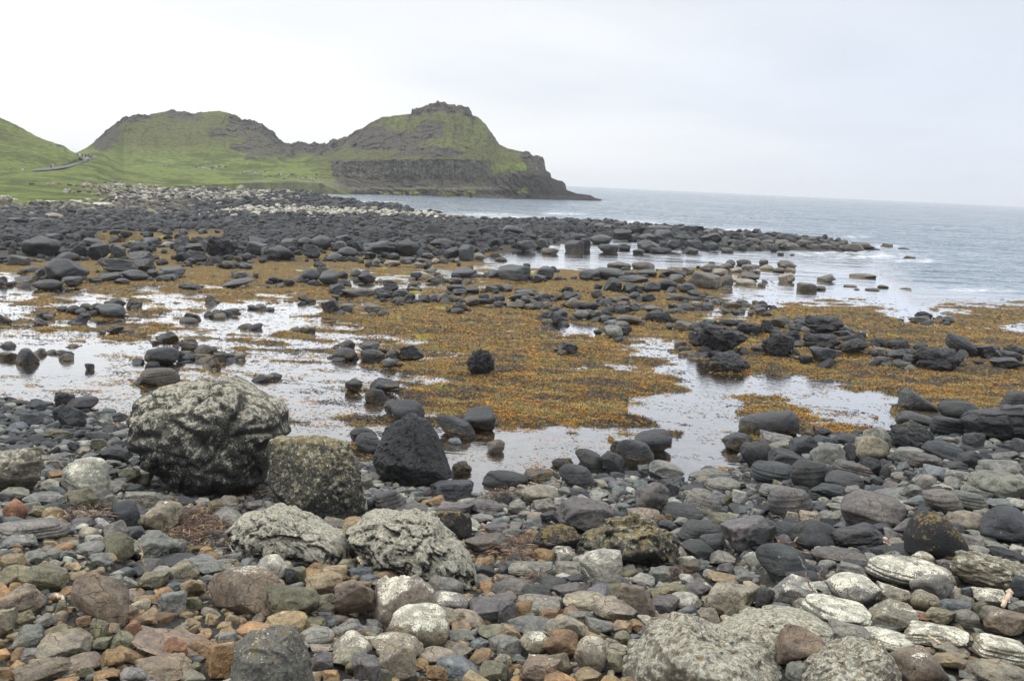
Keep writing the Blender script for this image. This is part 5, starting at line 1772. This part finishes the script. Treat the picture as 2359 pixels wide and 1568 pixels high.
# ---- the piled bank and the spur
px, py, x, y = far_samples(10500, R1, 505, 622, -150, 2060)
z = terrain(x, y); up = np.interp(px, [1250, 1320, 1700, 2060], [535, 527, 545, 570])
ok = (z > 0.10) & ~((px > 220) & (px < 520) & (py > 536) & (py < 562) & (R1.uniform(size=len(x)) < .8))
ok &= ~((py > 572) & (px < 1250) & (R1.uniform(size=len(x)) < .5)) & ~((py > 592) & (R1.uniform(size=len(x)) < .6))
ok &= ~((px < 450) & (py > 545) & (R1.uniform(size=len(x)) < .45))
r = R1.uniform(.2, .62, len(x)) * np.clip(y / 110, .6, 1.3)
ok &= px < 1975
for p in PLACED:
    if p['py'] < 640: ok &= ((x - p['x']) ** 2 + (y - p['y']) ** 2 > (p['r'] * .75) ** 2)
pos = np.stack([x, y, z + r * R1.uniform(.1, .55, len(x))], -1)
rockfield('boulder_bank', pos[ok], r[ok], np.where((px > 1650)[:, None], palette(['bb', 'dk', 'dg'], len(x), R1), palette(['dk', 'dg', 'dk', 'dk'], len(x), R1))[ok], np.full(ok.sum(), .75), 'raac', 3, 'smaller black boulders packed into the bank and the spur')
# ---- small stones gathered round the boulders of the flat
X = []
for p in PLACED:
    if 590 < p['py'] < 900 and p['name'] != 'beach_stone':
        for k in range(R1.randint(1, 5)):
            a = R1.uniform(0, 6.28); d = p['r'] * R1.uniform(.9, 2.0); X.append((p['x'] + d * math.cos(a), p['y'] + .9 * d * math.sin(a), R1.uniform(.12, .38) * min(1.2, p['y'] / 60 + .3)))
X = np.array(X); z = terrain(X[:, 0], X[:, 1]); ok = z > -.25; X = X[ok]; z = z[ok]
rockfield('reef_stones', np.stack([X[:, 0], X[:, 1], np.maximum(z, -.1) + X[:, 2] * .25], -1), X[:, 2], palette(['dk', 'dg', 'dg', 'bb'], len(X), R1), np.full(len(X), .6), 'rra', 3, 'small dark stones lying round the boulders on the weedy flat')
# pale rubble on the meadow
X = []
for cx_, cy_, sx_, sy_, n in [(390, 381, 9, 1.5, 10), (480, 387, 18, 2, 26), (510, 384, 8, 1.5, 8), (575, 398, 12, 2, 18), (640, 405, 20, 3, 14), (235, 428, 38, 3, 90), (310, 434, 45, 3, 90), (190, 441, 30, 2, 14), (120, 425, 14, 1, 8), (700, 412, 30, 4, 30), (250, 446, 30, 4, 20)]:
    for k in range(n):
        a, b = cx_ + sx_ * R1.normal(), cy_ + sy_ * R1.normal(); q = hill_point(a, b); X.append((*q, R1.uniform(.25, .7)))
X = np.array(X); rockfield('rubble', X[:, :3] + np.array([0, 0, .1]), X[:, 3], palette(['gt', 'wh', 'gt', 'bb'], len(X), R1), np.full(len(X), .7), 'ra', 2, 'pale stone rubble scattered in patches on the meadow')

# ================================================================ seaweed
def strips(name, base, length, width, ang, lift, col, label, curl=.5, nseg=3, mat='weed', R=R1):
    n = len(length); cx_ = np.cos(ang); sy_ = np.sin(ang); V = np.zeros((n, nseg + 1, 2, 3)); a = ang.copy(); P_ = base.copy()
    for k in range(nseg + 1):
        t = k / nseg; w = width * (1 - .6 * abs(t - .45)) * .5
        side = np.stack([-np.sin(a), np.cos(a), R.uniform(-.5, .5, n)], -1)
        V[:, k, 0] = P_ - side * w[:, None]; V[:, k, 1] = P_ + side * w[:, None]
        P_ = P_ + np.stack([np.cos(a), np.sin(a), 0 * a], -1) * (length / nseg)[:, None]; a = a + R.normal(size=n) * curl
        P_[:, 2] = base[:, 2] + lift * math.sin(math.pi * min(1, (k + 1) / nseg * .95))
    i = np.arange(nseg) * 2; q = np.stack([i, i + 1, i + 3, i + 2], -1)
    Fq = (q[None] + (np.arange(n) * (nseg + 1) * 2)[:, None, None]).reshape(-1, 4)
    me = mesh_np(name, V.reshape(-1, 3), Fq, False); attr_col(me, 'tint', np.repeat(col, (nseg + 1) * 2, 0)); return tag(link(name, me, M[mat]), label, None, None, 'stuff')
px = R1.uniform(-200, 2560, 260000); py = 640 + (1095 - 640) * R1.uniform(0, 1, 260000) ** .8
d = ray(px, py); t = -EYE / d[:, 2]; x, y = d[:, 0] * t, d[:, 1] * t; z, _, _, kb, _, w, pool = terrain(x, y, True)
u = R1.uniform(size=len(x)); cl_ = fbm(np.stack([x, y, 0 * x], -1) * .9, 3, 71)
ok = (kb < .35) & (z > -.16) & ((z > -.01) | (u < .13 + .7 * (fbm(np.stack([x, y * 2.2, 0 * x], -1) * .8, 3, 72) > .18))) & ~(pool & (z < -.03) & ((u > .10) | (cl_ < .05))) & (z < .4)
ok |= (kb >= .35) & (((px - 270) / 60) ** 2 + ((py - 985) / 26) ** 2 < 1) & (u < .8)
x, y, z, cl_ = x[ok], y[ok], z[ok], cl_[ok]; n = len(x); L = R1.uniform(.07, .17, n) * np.clip(y / 38, .7, 1.8)
WP = 1.03 * np.array([(.30, .15, .015), (.18, .085, .012), (.38, .21, .025), (.09, .055, .016), (.04, .028, .018), (.025, .02, .022), (.36, .12, .02), (.22, .16, .04), (.11, .08, .022)])
cs_ = fbm(np.stack([x * .5, y * 1.3, 0 * x], -1), 4, 73); ci = np.clip(((cl_ * .9 + cs_ * 1.9 + .42 + .15 * R1.normal(size=n)) * 9), 0, 8).astype(int); perm = np.array([5, 4, 3, 1, 0, 2, 6, 8, 7]); cc = WP[perm[ci]] * (1 + .55 * fbm(np.stack([x, y, 0 * x], -1) * 3.0, 2, 79))[:, None] * R1.uniform(.78, 1.2, (n, 1))
strips('seaweed', np.stack([x, y, np.maximum(z, -.005) + .01], -1), L, L * R1.uniform(.16, .34, n), R1.uniform(0, 6.28, n), R1.uniform(.005, .05, n) * (1 + 1.2 * np.clip(cl_, 0, 1)) * (z > 0), cc, 'orange, ochre and olive seaweed fronds covering the tidal flat'); print('fronds', n)
# dried kelp wrack on the beach
X = []
for cx_, cy_, sx_, sy_, n in [(455, 1215, 42, 24, 1700), (200, 1183, 36, 9, 160), (1190, 1265, 46, 24, 550), (1150, 1130, 38, 12, 260), (1230, 1330, 14, 8, 60), (390, 1170, 22, 10, 120), (1810, 1265, 18, 22, 130), (690, 1275, 10, 6, 40), (1560, 1320, 12, 8, 60), (560, 1130, 60, 10, 60)]:
    a = cx_ + sx_ * R1.normal(size=n) * .8; b = cy_ + sy_ * R1.normal(size=n) * .8
    d = ray(a, b); zt = np.full(n, 1.0)
    for _ in range(4): t = (zt + .12 - EYE) / d[:, 2]; zt = terrain(d[:, 0] * t, d[:, 1] * t)
    X.append(np.stack([d[:, 0] * t, d[:, 1] * t, zt + R1.uniform(.05, .24, n)], -1))
X = np.concatenate(X); n = len(X); cc = np.array([(.028, .016, .010), (.06, .028, .014), (.15, .075, .03), (.018, .012, .010), (.22, .14, .07), (.04, .022, .014)])[R1.randint(0, 6, n)] * R1.uniform(.7, 1.3, (n, 1))
L = R1.uniform(.08, .3, n); strips('kelp_wrack', X, L, L * R1.uniform(.05, .14, n), R1.uniform(0, 6.28, n), R1.uniform(-.02, .04, n), cc, 'reddish brown dried kelp tangled between the beach stones', .6, 4)
# ================================================================ driftwood and kelp stalks
M['wood'] = plain('weathered_wood', (0.30, 0.22, 0.14), 0.8, .3, 12)
M['pinkwood'] = plain('kelp_stalk', (0.13, 0.07, 0.045), 0.7, .25, 12)
M['bone'] = plain('bleached_wood', (0.48, 0.38, 0.27), 0.8, .2, 12)
def stick(name, pts, rad, mat, label, cat, group=None):
    P_ = []
    for (a, b, up) in pts: q = hit(a, b); d = ray(np.array([a]), np.array([b]))[0]; P_.append(hit(a, b, up * 1.0))
    P_ = np.array(P_); t = np.linspace(0, len(P_) - 1, len(P_) * 5); Q_ = np.stack([np.interp(t, range(len(P_)), P_[:, k]) for k in range(3)], -1)
    Q_[1:-1] = (Q_[:-2] + Q_[2:] + 2 * Q_[1:-1]) / 4; Q_ += .012 * np.random.RandomState(len(label)).normal(size=Q_.shape)
    V = []; n = 8
    for i, q in enumerate(Q_):
        dr = Q_[min(i + 1, len(Q_) - 1)] - Q_[max(i - 1, 0)]; dr /= np.linalg.norm(dr); s1 = np.cross(dr, [0.1, .2, 1]); s1 /= np.linalg.norm(s1); s2 = np.cross(dr, s1)
        r = rad * (1 - .45 * i / len(Q_)) * (1 if 0 < i < len(Q_) - 1 else .35) * (1 + .2 * math.sin(i * 2.1))
        for k in range(n): V.append(q + r * (math.cos(6.283 * k / n) * s1 + math.sin(6.283 * k / n) * s2))
    m = len(Q_); Fq = [(i * n + k, i * n + (k + 1) % n, (i + 1) * n + (k + 1) % n, (i + 1) * n + k) for i in range(m - 1) for k in range(n)]
    me = bpy.data.meshes.new(name); me.from_pydata([tuple(v) for v in V], [], Fq + [tuple(range(n))[::-1], tuple(range((m - 1) * n, m * n))]); me.update()
    for p in me.polygons: p.use_smooth = True
    return tag(link(name, me, M[mat]), label, cat, group)
def T_(t, x, y, up=.15): ox, oy, tw = TILES[t]; s_ = tw / 2359.0; return ((ox + x * s_) / 1.7363, (oy + y * s_) / 1.7363, up)
stick('driftwood_stick', [T_('T9', 1250, 245, .5), T_('T9', 1268, 330, .35), T_('T9', 1275, 410, .25), T_('T9', 1300, 480, .15)], .022, 'wood', 'curved brown stick leaning on the grey wedge-shaped stone', 'stick')
stick('kelp_stalk', [T_('T12', 405, 530, .5), T_('T12', 412, 610, .4), T_('T12', 440, 670, .3), T_('T12', 495, 710, .2)], .012, 'pinkwood', 'reddish bent stalk draped over the dark oval stone, left-hand one', 'kelp stalk')
stick('kelp_stalk', [T_('T12', 560, 480, .3), T_('T12', 505, 550, .3), T_('T12', 540, 600, .25), T_('T12', 612, 655, .2)], .012, 'pinkwood', 'reddish zigzag stalk beside the dark oval stone, right-hand one', 'kelp stalk')
stick('driftwood_stick', [T_('T12', 2245, 715, .4), T_('T12', 2200, 770, .35), T_('T12', 2170, 832, .3)], .045, 'bone', 'thick pale driftwood piece wedged between stones at the right edge', 'stick')
stick('driftwood_stick', [T_('T12', 1125, 225, .45), T_('T12', 1100, 235, .4), T_('T12', 1115, 275, .35), T_('T12', 1155, 295, .3)], .03, 'bone', 'hooked bleached stick at the right end of the jet-black boulder', 'stick')
stick('driftwood_stick', [T_('T12', 1520, 1100, .3), T_('T12', 1565, 1145, .28), T_('T12', 1615, 1190, .25)], .02, 'bone', 'straight pale stick under the tan wedge with the white edge', 'stick')
stick('kelp_stalk', [T_('T7', 215, 920, .12), T_('T7', 320, 935, .12), T_('T7', 415, 948, .1)], .022, 'wood', 'long tan stalk in front of the lozenge-shaped grey stone', 'kelp stalk')
stick('driftwood_stick', [T_('T9', 515, 735, .12), T_('T9', 545, 765, .12), T_('T9', 580, 790, .1)], .03, 'bone', 'short pale stick left of the big rust-brown boulder', 'stick')
stick('driftwood_stick', [T_('T10', 965, 400, .3), T_('T10', 985, 435, .25), T_('T10', 1010, 465, .2)], .02, 'bone', 'thin pale stick poking up between the two white knobbly rocks', 'stick')
stick('driftwood_stick', [T_('T5', 1510, 1080, .2), T_('T5', 1535, 1120, .2), T_('T5', 1560, 1200, .15)], .012, 'pinkwood', 'orange-brown stick standing below the largest boulder', 'stick')
stick('kelp_stalk', [T_('T5', 1700, 1265, .15), T_('T5', 1780, 1310, .15), T_('T5', 1840, 1370, .12)], .012, 'pinkwood', 'orange stalk lying across the brown wrack left of the white rocks', 'kelp stalk')
stick('driftwood_stick', [T_('T9', 430, 1318, .12), T_('T9', 500, 1322, .12), T_('T9', 560, 1328, .1)], .025, 'bone', 'pale stick lying below the long tan slab at the lower left', 'stick')

# ================================================================ walkers on the path and the shore
def skinmesh(verts, edges, root=0, sub=1):
    me = bpy.data.meshes.new('t'); me.from_pydata([v[:3] for v in verts], [], edges); o = bpy.data.objects.new('t', me); C.objects.link(o)
    m = o.modifiers.new('s', 'SKIN'); m.use_smooth_shade = True; me.skin_vertices[0].data[root].use_root = True
    for i, v in enumerate(verts): me.skin_vertices[0].data[i].radius = (v[3], v[4] if len(v) > 4 else v[3])
    if sub: o.modifiers.new('u', 'SUBSURF').levels = sub
    dg = bpy.context.evaluated_depsgraph_get(); r = bpy.data.meshes.new_from_object(o.evaluated_get(dg)); bpy.data.objects.remove(o)
    return r
def cloth(name, col): return plain(name, col, .9, .12, 6)
CL = {'white': (.75, .75, .78), 'black': (.02, .02, .025), 'navy': (.03, .04, .09), 'grey': (.18, .19, .21), 'blue': (.05, .16, .32), 'pink': (.55, .12, .22), 'green': (.2, .4, .16), 'teal': (.02, .2, .22), 'lightgrey': (.42, .44, .48)}
CM_ = {k: cloth('cloth_' + k, v) for k, v in CL.items()}; SKIN = plain('skin', (.45, .28, .2), .6, .05, 20); HAIR = plain('hair', (.05, .03, .02), .7, .2, 20)
def person_meshes(stride, arm):
    f = stride
    body = [(0, 0, .95, .13, .10), (0, 0, 1.15, .14, .10), (0, 0, 1.38, .16, .10), (0, 0, 1.50, .06, .06), (0, .01, 1.62, .085, .10), (0, .01, 1.72, .07, .085),
            (.10, 0, .90, .085), (.10, f * .5, .50, .06), (.10, f, .08, .045), (.10, f + .14, .04, .04, .03), (-.10, 0, .90, .085), (-.10, -f * .3, .50, .06), (-.10, -f, .10, .045), (-.10, -f + .14, .05, .04, .03),
            (.19, 0, 1.42, .055), (.24, -arm * .3, 1.15, .042), (.24, arm * .35, .92, .033), (.24, arm * .5, .83, .035), (-.19, 0, 1.42, .055), (-.24, arm * .3, 1.15, .042), (-.24, -arm * .35, .92, .033), (-.24, -arm * .5, .83, .035)]
    be = [(0, 1), (1, 2), (2, 3), (3, 4), (4, 5), (0, 6), (6, 7), (7, 8), (8, 9), (0, 10), (10, 11), (11, 12), (12, 13), (2, 14), (14, 15), (15, 16), (16, 17), (2, 18), (18, 19), (19, 20), (20, 21)]
    B = skinmesh(body, be)
    g = .018
    top = [(0, 0, .93, .15, .12)] + [(*body[i][:3], body[i][3] + g, (body[i][4] if len(body[i]) > 4 else body[i][3]) + g) for i in (1, 2)] + [(0, 0, 1.49, .075, .075)] + [(*body[i][:3], body[i][3] + g) for i in (14, 15, 16, 18, 19, 20)]
    Tm = skinmesh(top, [(0, 1), (1, 2), (2, 3), (2, 4), (4, 5), (5, 6), (2, 7), (7, 8), (8, 9)])
    tr = [(0, 0, .97, .145, .115)] + [(*body[i][:3], body[i][3] + g) for i in (6, 7, 8, 10, 11, 12)]
    Tr = skinmesh(tr, [(0, 1), (1, 2), (2, 3), (0, 4), (4, 5), (5, 6)])
    H = skinmesh([(0, -.03, 1.70, .08), (0, -.045, 1.63, .08)], [(0, 1)])
    return B, Tm, Tr, H
POSE = [person_meshes(.0, .05), person_meshes(.22, .3), person_meshes(-.14, -.2)]
def person(px, py, h, pose, topc, trc, face, label, ground='hill', D=None, group=None):
    P_ = hill_point(px, py) + np.array([0, -.4, .1]) if ground == 'hill' else hit(px, py)
    e = bpy.data.objects.new('person', None); C.objects.link(e); e.location = P_; e.rotation_euler = (0, 0, math.radians(face)); s_ = h / 1.78; e.scale = (s_, s_, s_)
    tag(e, label, 'person', group); B, Tm, Tr, H = POSE[pose]
    for nm, me, mt in (('body', B, SKIN), ('jacket', Tm, CM_[topc]), ('trousers', Tr, CM_[trc]), ('hair', H, HAIR)):
        m2 = me.copy(); m2.materials.clear(); m2.materials.append(mt); o = bpy.data.objects.new(nm, m2); C.objects.link(o); o.parent = e
person(268, 471, 1.72, 1, 'white', 'black', 160, 'lone person in a white jacket and dark trousers walking on the boulders below the grass', 'shore')
G1 = 'walkers crowding the top of the path'
person(118.5, 389, 1.75, 1, 'grey', 'navy', 20, 'left person of the pair walking down the path, in grey and navy')
person(123.5, 389, 1.68, 2, 'lightgrey', 'lightgrey', 10, 'right person of the pair walking down the path, dressed all in light grey')
for (x, y, po, a, b, fc, lb) in [(180.5, 361, 0, 'lightgrey', 'black', 0, 'leftmost person of the crowd on the path crest, in a light grey jacket'), (185, 363, 1, 'white', 'white', 30, 'person dressed in white at the left of the crowd on the path'),
    (190.5, 364, 0, 'navy', 'navy', 180, 'person in navy right of the one dressed in white on the path'), (198, 364, 2, 'black', 'black', 0, 'person in black at the left of the dark trio on the path'), (201.5, 365, 0, 'black', 'navy', 90, 'middle person of the dark trio on the path'),
    (205, 364, 1, 'navy', 'black', 200, 'right person of the dark trio on the path'), (209, 363, 0, 'black', 'black', 10, 'person in black behind the one in green on the path'), (208.5, 366, 2, 'green', 'black', 40, 'person in a green top on the path'),
    (212, 365, 1, 'pink', 'navy', 0, 'person in a pink top at the right end of the crowd on the path'), (201.5, 373.5, 1, 'white', 'blue', 20, 'person in white and blue at the lower edge of the path'), (204.5, 374, 2, 'lightgrey', 'navy', -20, 'person in light grey beside the one in white and blue, low on the path')]:
    person(x, y, 1.72, po, a, b, fc, lb, group=G1)
person(54, 395, 1.7, 0, 'teal', 'white', 60, 'person in a teal jacket and white trousers standing in the grass left of the path', 'hill')
person(25, 396, 1.6, 0, 'green', 'grey', 60, 'person in a green top half hidden in the grass at the far left', 'hill')

# ================================================================ labels of the stones
import re
STOP = re.compile(r'\b(beside|at|under|between|near|in|on|from|with|left|right|behind|below|above|of|among|amid|by|before|off|in front|standing|lying|leaning|just|across|to|the|rising|touching|wedged|directly|topmost|running|cut|pressed|tucked|perched|sloping|rear|first|second|lower|upper|left-hand|end|half|and|against|propped|tilted into|mirrored)\b')
def short(lab):
    m = re.split(r',| (?:beside|at|under|between|near|in|on|from|behind|below|above|among|amid|by|before|off|standing|lying|leaning|just|rising|touching|wedged|directly|running|cut|pressed|tucked|perched|sloping|right of|left of|crossed|draped|frosted|jutting|sprinkled|speckled|dressed|wading|balanced|awash|poking|mirrored|propped|tilted|alone|stuck|resting|slanting|peeping|ringed|beneath|where|gathered|half|nearest|farthest) ', lab)
    s = m[0].strip(); w = s.split()
    return s if 2 <= len(w) <= 9 else ' '.join(lab.replace(',', '').split()[:8])
anch = [(p['px'], p['py'], short(p['label']), p) for p in PLACED if p['label']]
cnt = Counter(a[2] for a in anch); anch = [a for a in anch if cnt[a[2]] == 1]
used = {}
def article(s): return s if re.match(r'^(the|first|second|left|right)', s) else s
NOUN = {'boulder': 'boulder', 'beach_stone': 'stone', 'cobble': 'cobble'}
def rel(dx, dy):
    if abs(dx) > 2.2 * abs(dy): return 'left of' if dx < 0 else 'right of'
    if abs(dy) > 1.2 * abs(dx): return 'behind' if dy < 0 else 'in front of'
    return ('behind and left of' if dx < 0 else 'behind and right of') if dy < 0 else ('before and left of' if dx < 0 else 'before and right of')
for p in PLACED:
    lb = p['label']; o = p['o']
    if lb: used[lb] = 1
for p in PLACED:
    if p['label']: continue
    ds = sorted(anch, key=lambda a: math.hypot(a[0] - p['px'], (a[1] - p['py']) * 1.6))[:6]; asp = p['w'] / p['h']; done = None
    szw = ['tiny', 'small', 'medium', 'large'][min(3, int(max(p['w'], p['h']) / 34))]
    for adj in ([szw], [szw, 'wide' if asp > 1.9 else 'tall' if asp < 1.05 else 'squat']):
        for a in ds:
            dd = math.hypot(a[0] - p['px'], a[1] - p['py']); r = rel(p['px'] - a[0], p['py'] - a[1])
            L = f"{' '.join(adj)} {WORD[p['col']]} {SHAPE[p['kind']]} {NOUN[p['name']]} {r} the {a[2]}"
            ws = L.split()[:16]
            while ws[-1] in ('a', 'the', 'of', 'and', 'with', 'its', 'dark', 'white', 'one', 'above', 'below', 'in', 'on', 'at', 'right', 'left', 'pale', 'behind') and not (ws[-1] in ('dark', 'white') and False): ws = ws[:-1]
            L = ' '.join(ws)
            if L not in used and len(L.split()) <= 16: done = L; break
        if done: break
    if not done:
        L = f"{szw} {WORD[p['col']]} {SHAPE[p['kind']]} {NOUN[p['name']]} near the {ds[0][2]}"; done = L if L not in used else L + f" toward the {ds[1][2]}"
    used[done] = 1; p['label'] = done
lc = Counter(p['label'] for p in PLACED); print('dup labels', sum(v > 1 for v in lc.values()))
for p in PLACED:
    o = p['o']; cat = {'boulder': 'boulder', 'beach_stone': 'stone', 'cobble': 'cobble'}.get(p['name'])
    if p.get('hero'): tag(o, p['label']); continue
    grp = None
    if p['name'] == 'boulder': grp = 'boulders of the bank and the weedy flat'
    elif p['name'] == 'beach_stone': grp = 'stones of the near beach'
    else: grp = 'cobbles scattered among the larger stones'
    tag(o, p['label'], cat, grp)
# ================================================================ air
hz = bpy.data.meshes.new('haze'); X0, X1, Y0, Y1, Z0, Z1 = -5400, 5400, -40, 4300, -14, 60
hz.from_pydata([(x, y, z) for x in (X0, X1) for y in (Y0, Y1) for z in (Z0, Z1)], [], [(0, 1, 3, 2), (4, 6, 7, 5), (0, 4, 5, 1), (2, 3, 7, 6), (0, 2, 6, 4), (1, 5, 7, 3)])
hm = bpy.data.materials.new('haze_air'); hm.use_nodes = True; hm.node_tree.nodes.clear()
pv = hm.node_tree.nodes.new('ShaderNodeVolumePrincipled'); pv.inputs['Color'].default_value = (.93, .96, 1.0, 1); pv.inputs['Density'].default_value = .0002; pv.inputs['Anisotropy'].default_value = .2
ho = hm.node_tree.nodes.new('ShaderNodeOutputMaterial'); hm.node_tree.links.new(pv.outputs[0], ho.inputs['Volume'])
tag(link('haze', hz, hm), 'thin sea haze over the bay', None, None, 'stuff')
# ================================================================ sky and light
w = bpy.data.worlds.new('World'); sc.world = w; w.use_nodes = True; nt = w.node_tree; nt.nodes.clear()
T = NT.__new__(NT); T.t = nt
tc = T.n('ShaderNodeTexCoord').outputs['Generated']
sky = T.n('ShaderNodeTexSky', sky_type='NISHITA', sun_disc=False, sun_elevation=math.radians(54), sun_rotation=math.radians(-75)).outputs[0]
sx = T.n('ShaderNodeSeparateXYZ', {0: tc})
vec = T.scalev(tc, (1.2, 1.2, 5.0))
cl = T.noise(vec, 1.5, 5, 0.5, 0.3)
u = T.math('ADD', T.math('MULTIPLY', sx.outputs[0], 1.0), T.math('MULTIPLY', T.math('SUBTRACT', cl, 0.5), 0.9))
cloud = T.mix(T.step(u, -0.25, 0.45), (1.12, 1.12, 1.10), (0.80, 0.86, 0.97))
cloud = T.mix(T.math('MULTIPLY', T.step(sx.outputs[2], 0.10, 0.20), 0.35), cloud, (0.82, 0.86, 0.92))
cloud = T.mix(1.0, cloud, T.ramp(T.noise(T.addv(vec, (3.1, 1.7, 0.4)), 2.2, 6, 0.55, 0.5), [(0.35, (0.955, 0.96, 0.97)), (0.6, (1.02, 1.02, 1.02))]), 'MULTIPLY')
up = T.step(sx.outputs[2], 0.2, 0.75)
cloud = T.mix(up, cloud, (2.1, 2.13, 2.2))
skyd = T.mix(1.0, sky, (0.1, 0.1, 0.1), 'MULTIPLY')
fin = T.mix(0.93, skyd, cloud)
bg = T.n('ShaderNodeBackground', {'Color': fin, 'Strength': 1.0})
o = T.n('ShaderNodeOutputWorld'); nt.links.new(bg.outputs[0], o.inputs[0])
sd = bpy.data.lights.new('sun', 'SUN'); sd.energy = 1.5; sd.angle = math.radians(14); sd.color = (1, .97, .92)
so = bpy.data.objects.new('sun', sd); C.objects.link(so)
az = math.radians(-75); el = math.radians(54)
so.rotation_euler = Vector((math.sin(az) * math.cos(el), math.cos(az) * math.cos(el), math.sin(el))).to_track_quat('Z', 'Y').to_euler()
sc.view_settings.view_transform = 'Standard'; sc.view_settings.look = 'None'; sc.view_settings.exposure = 0; sc.view_settings.gamma = 1
sc.cycles.transparent_max_bounces = 16; sc.cycles.max_bounces = 6; sc.cycles.volume_bounces = 0
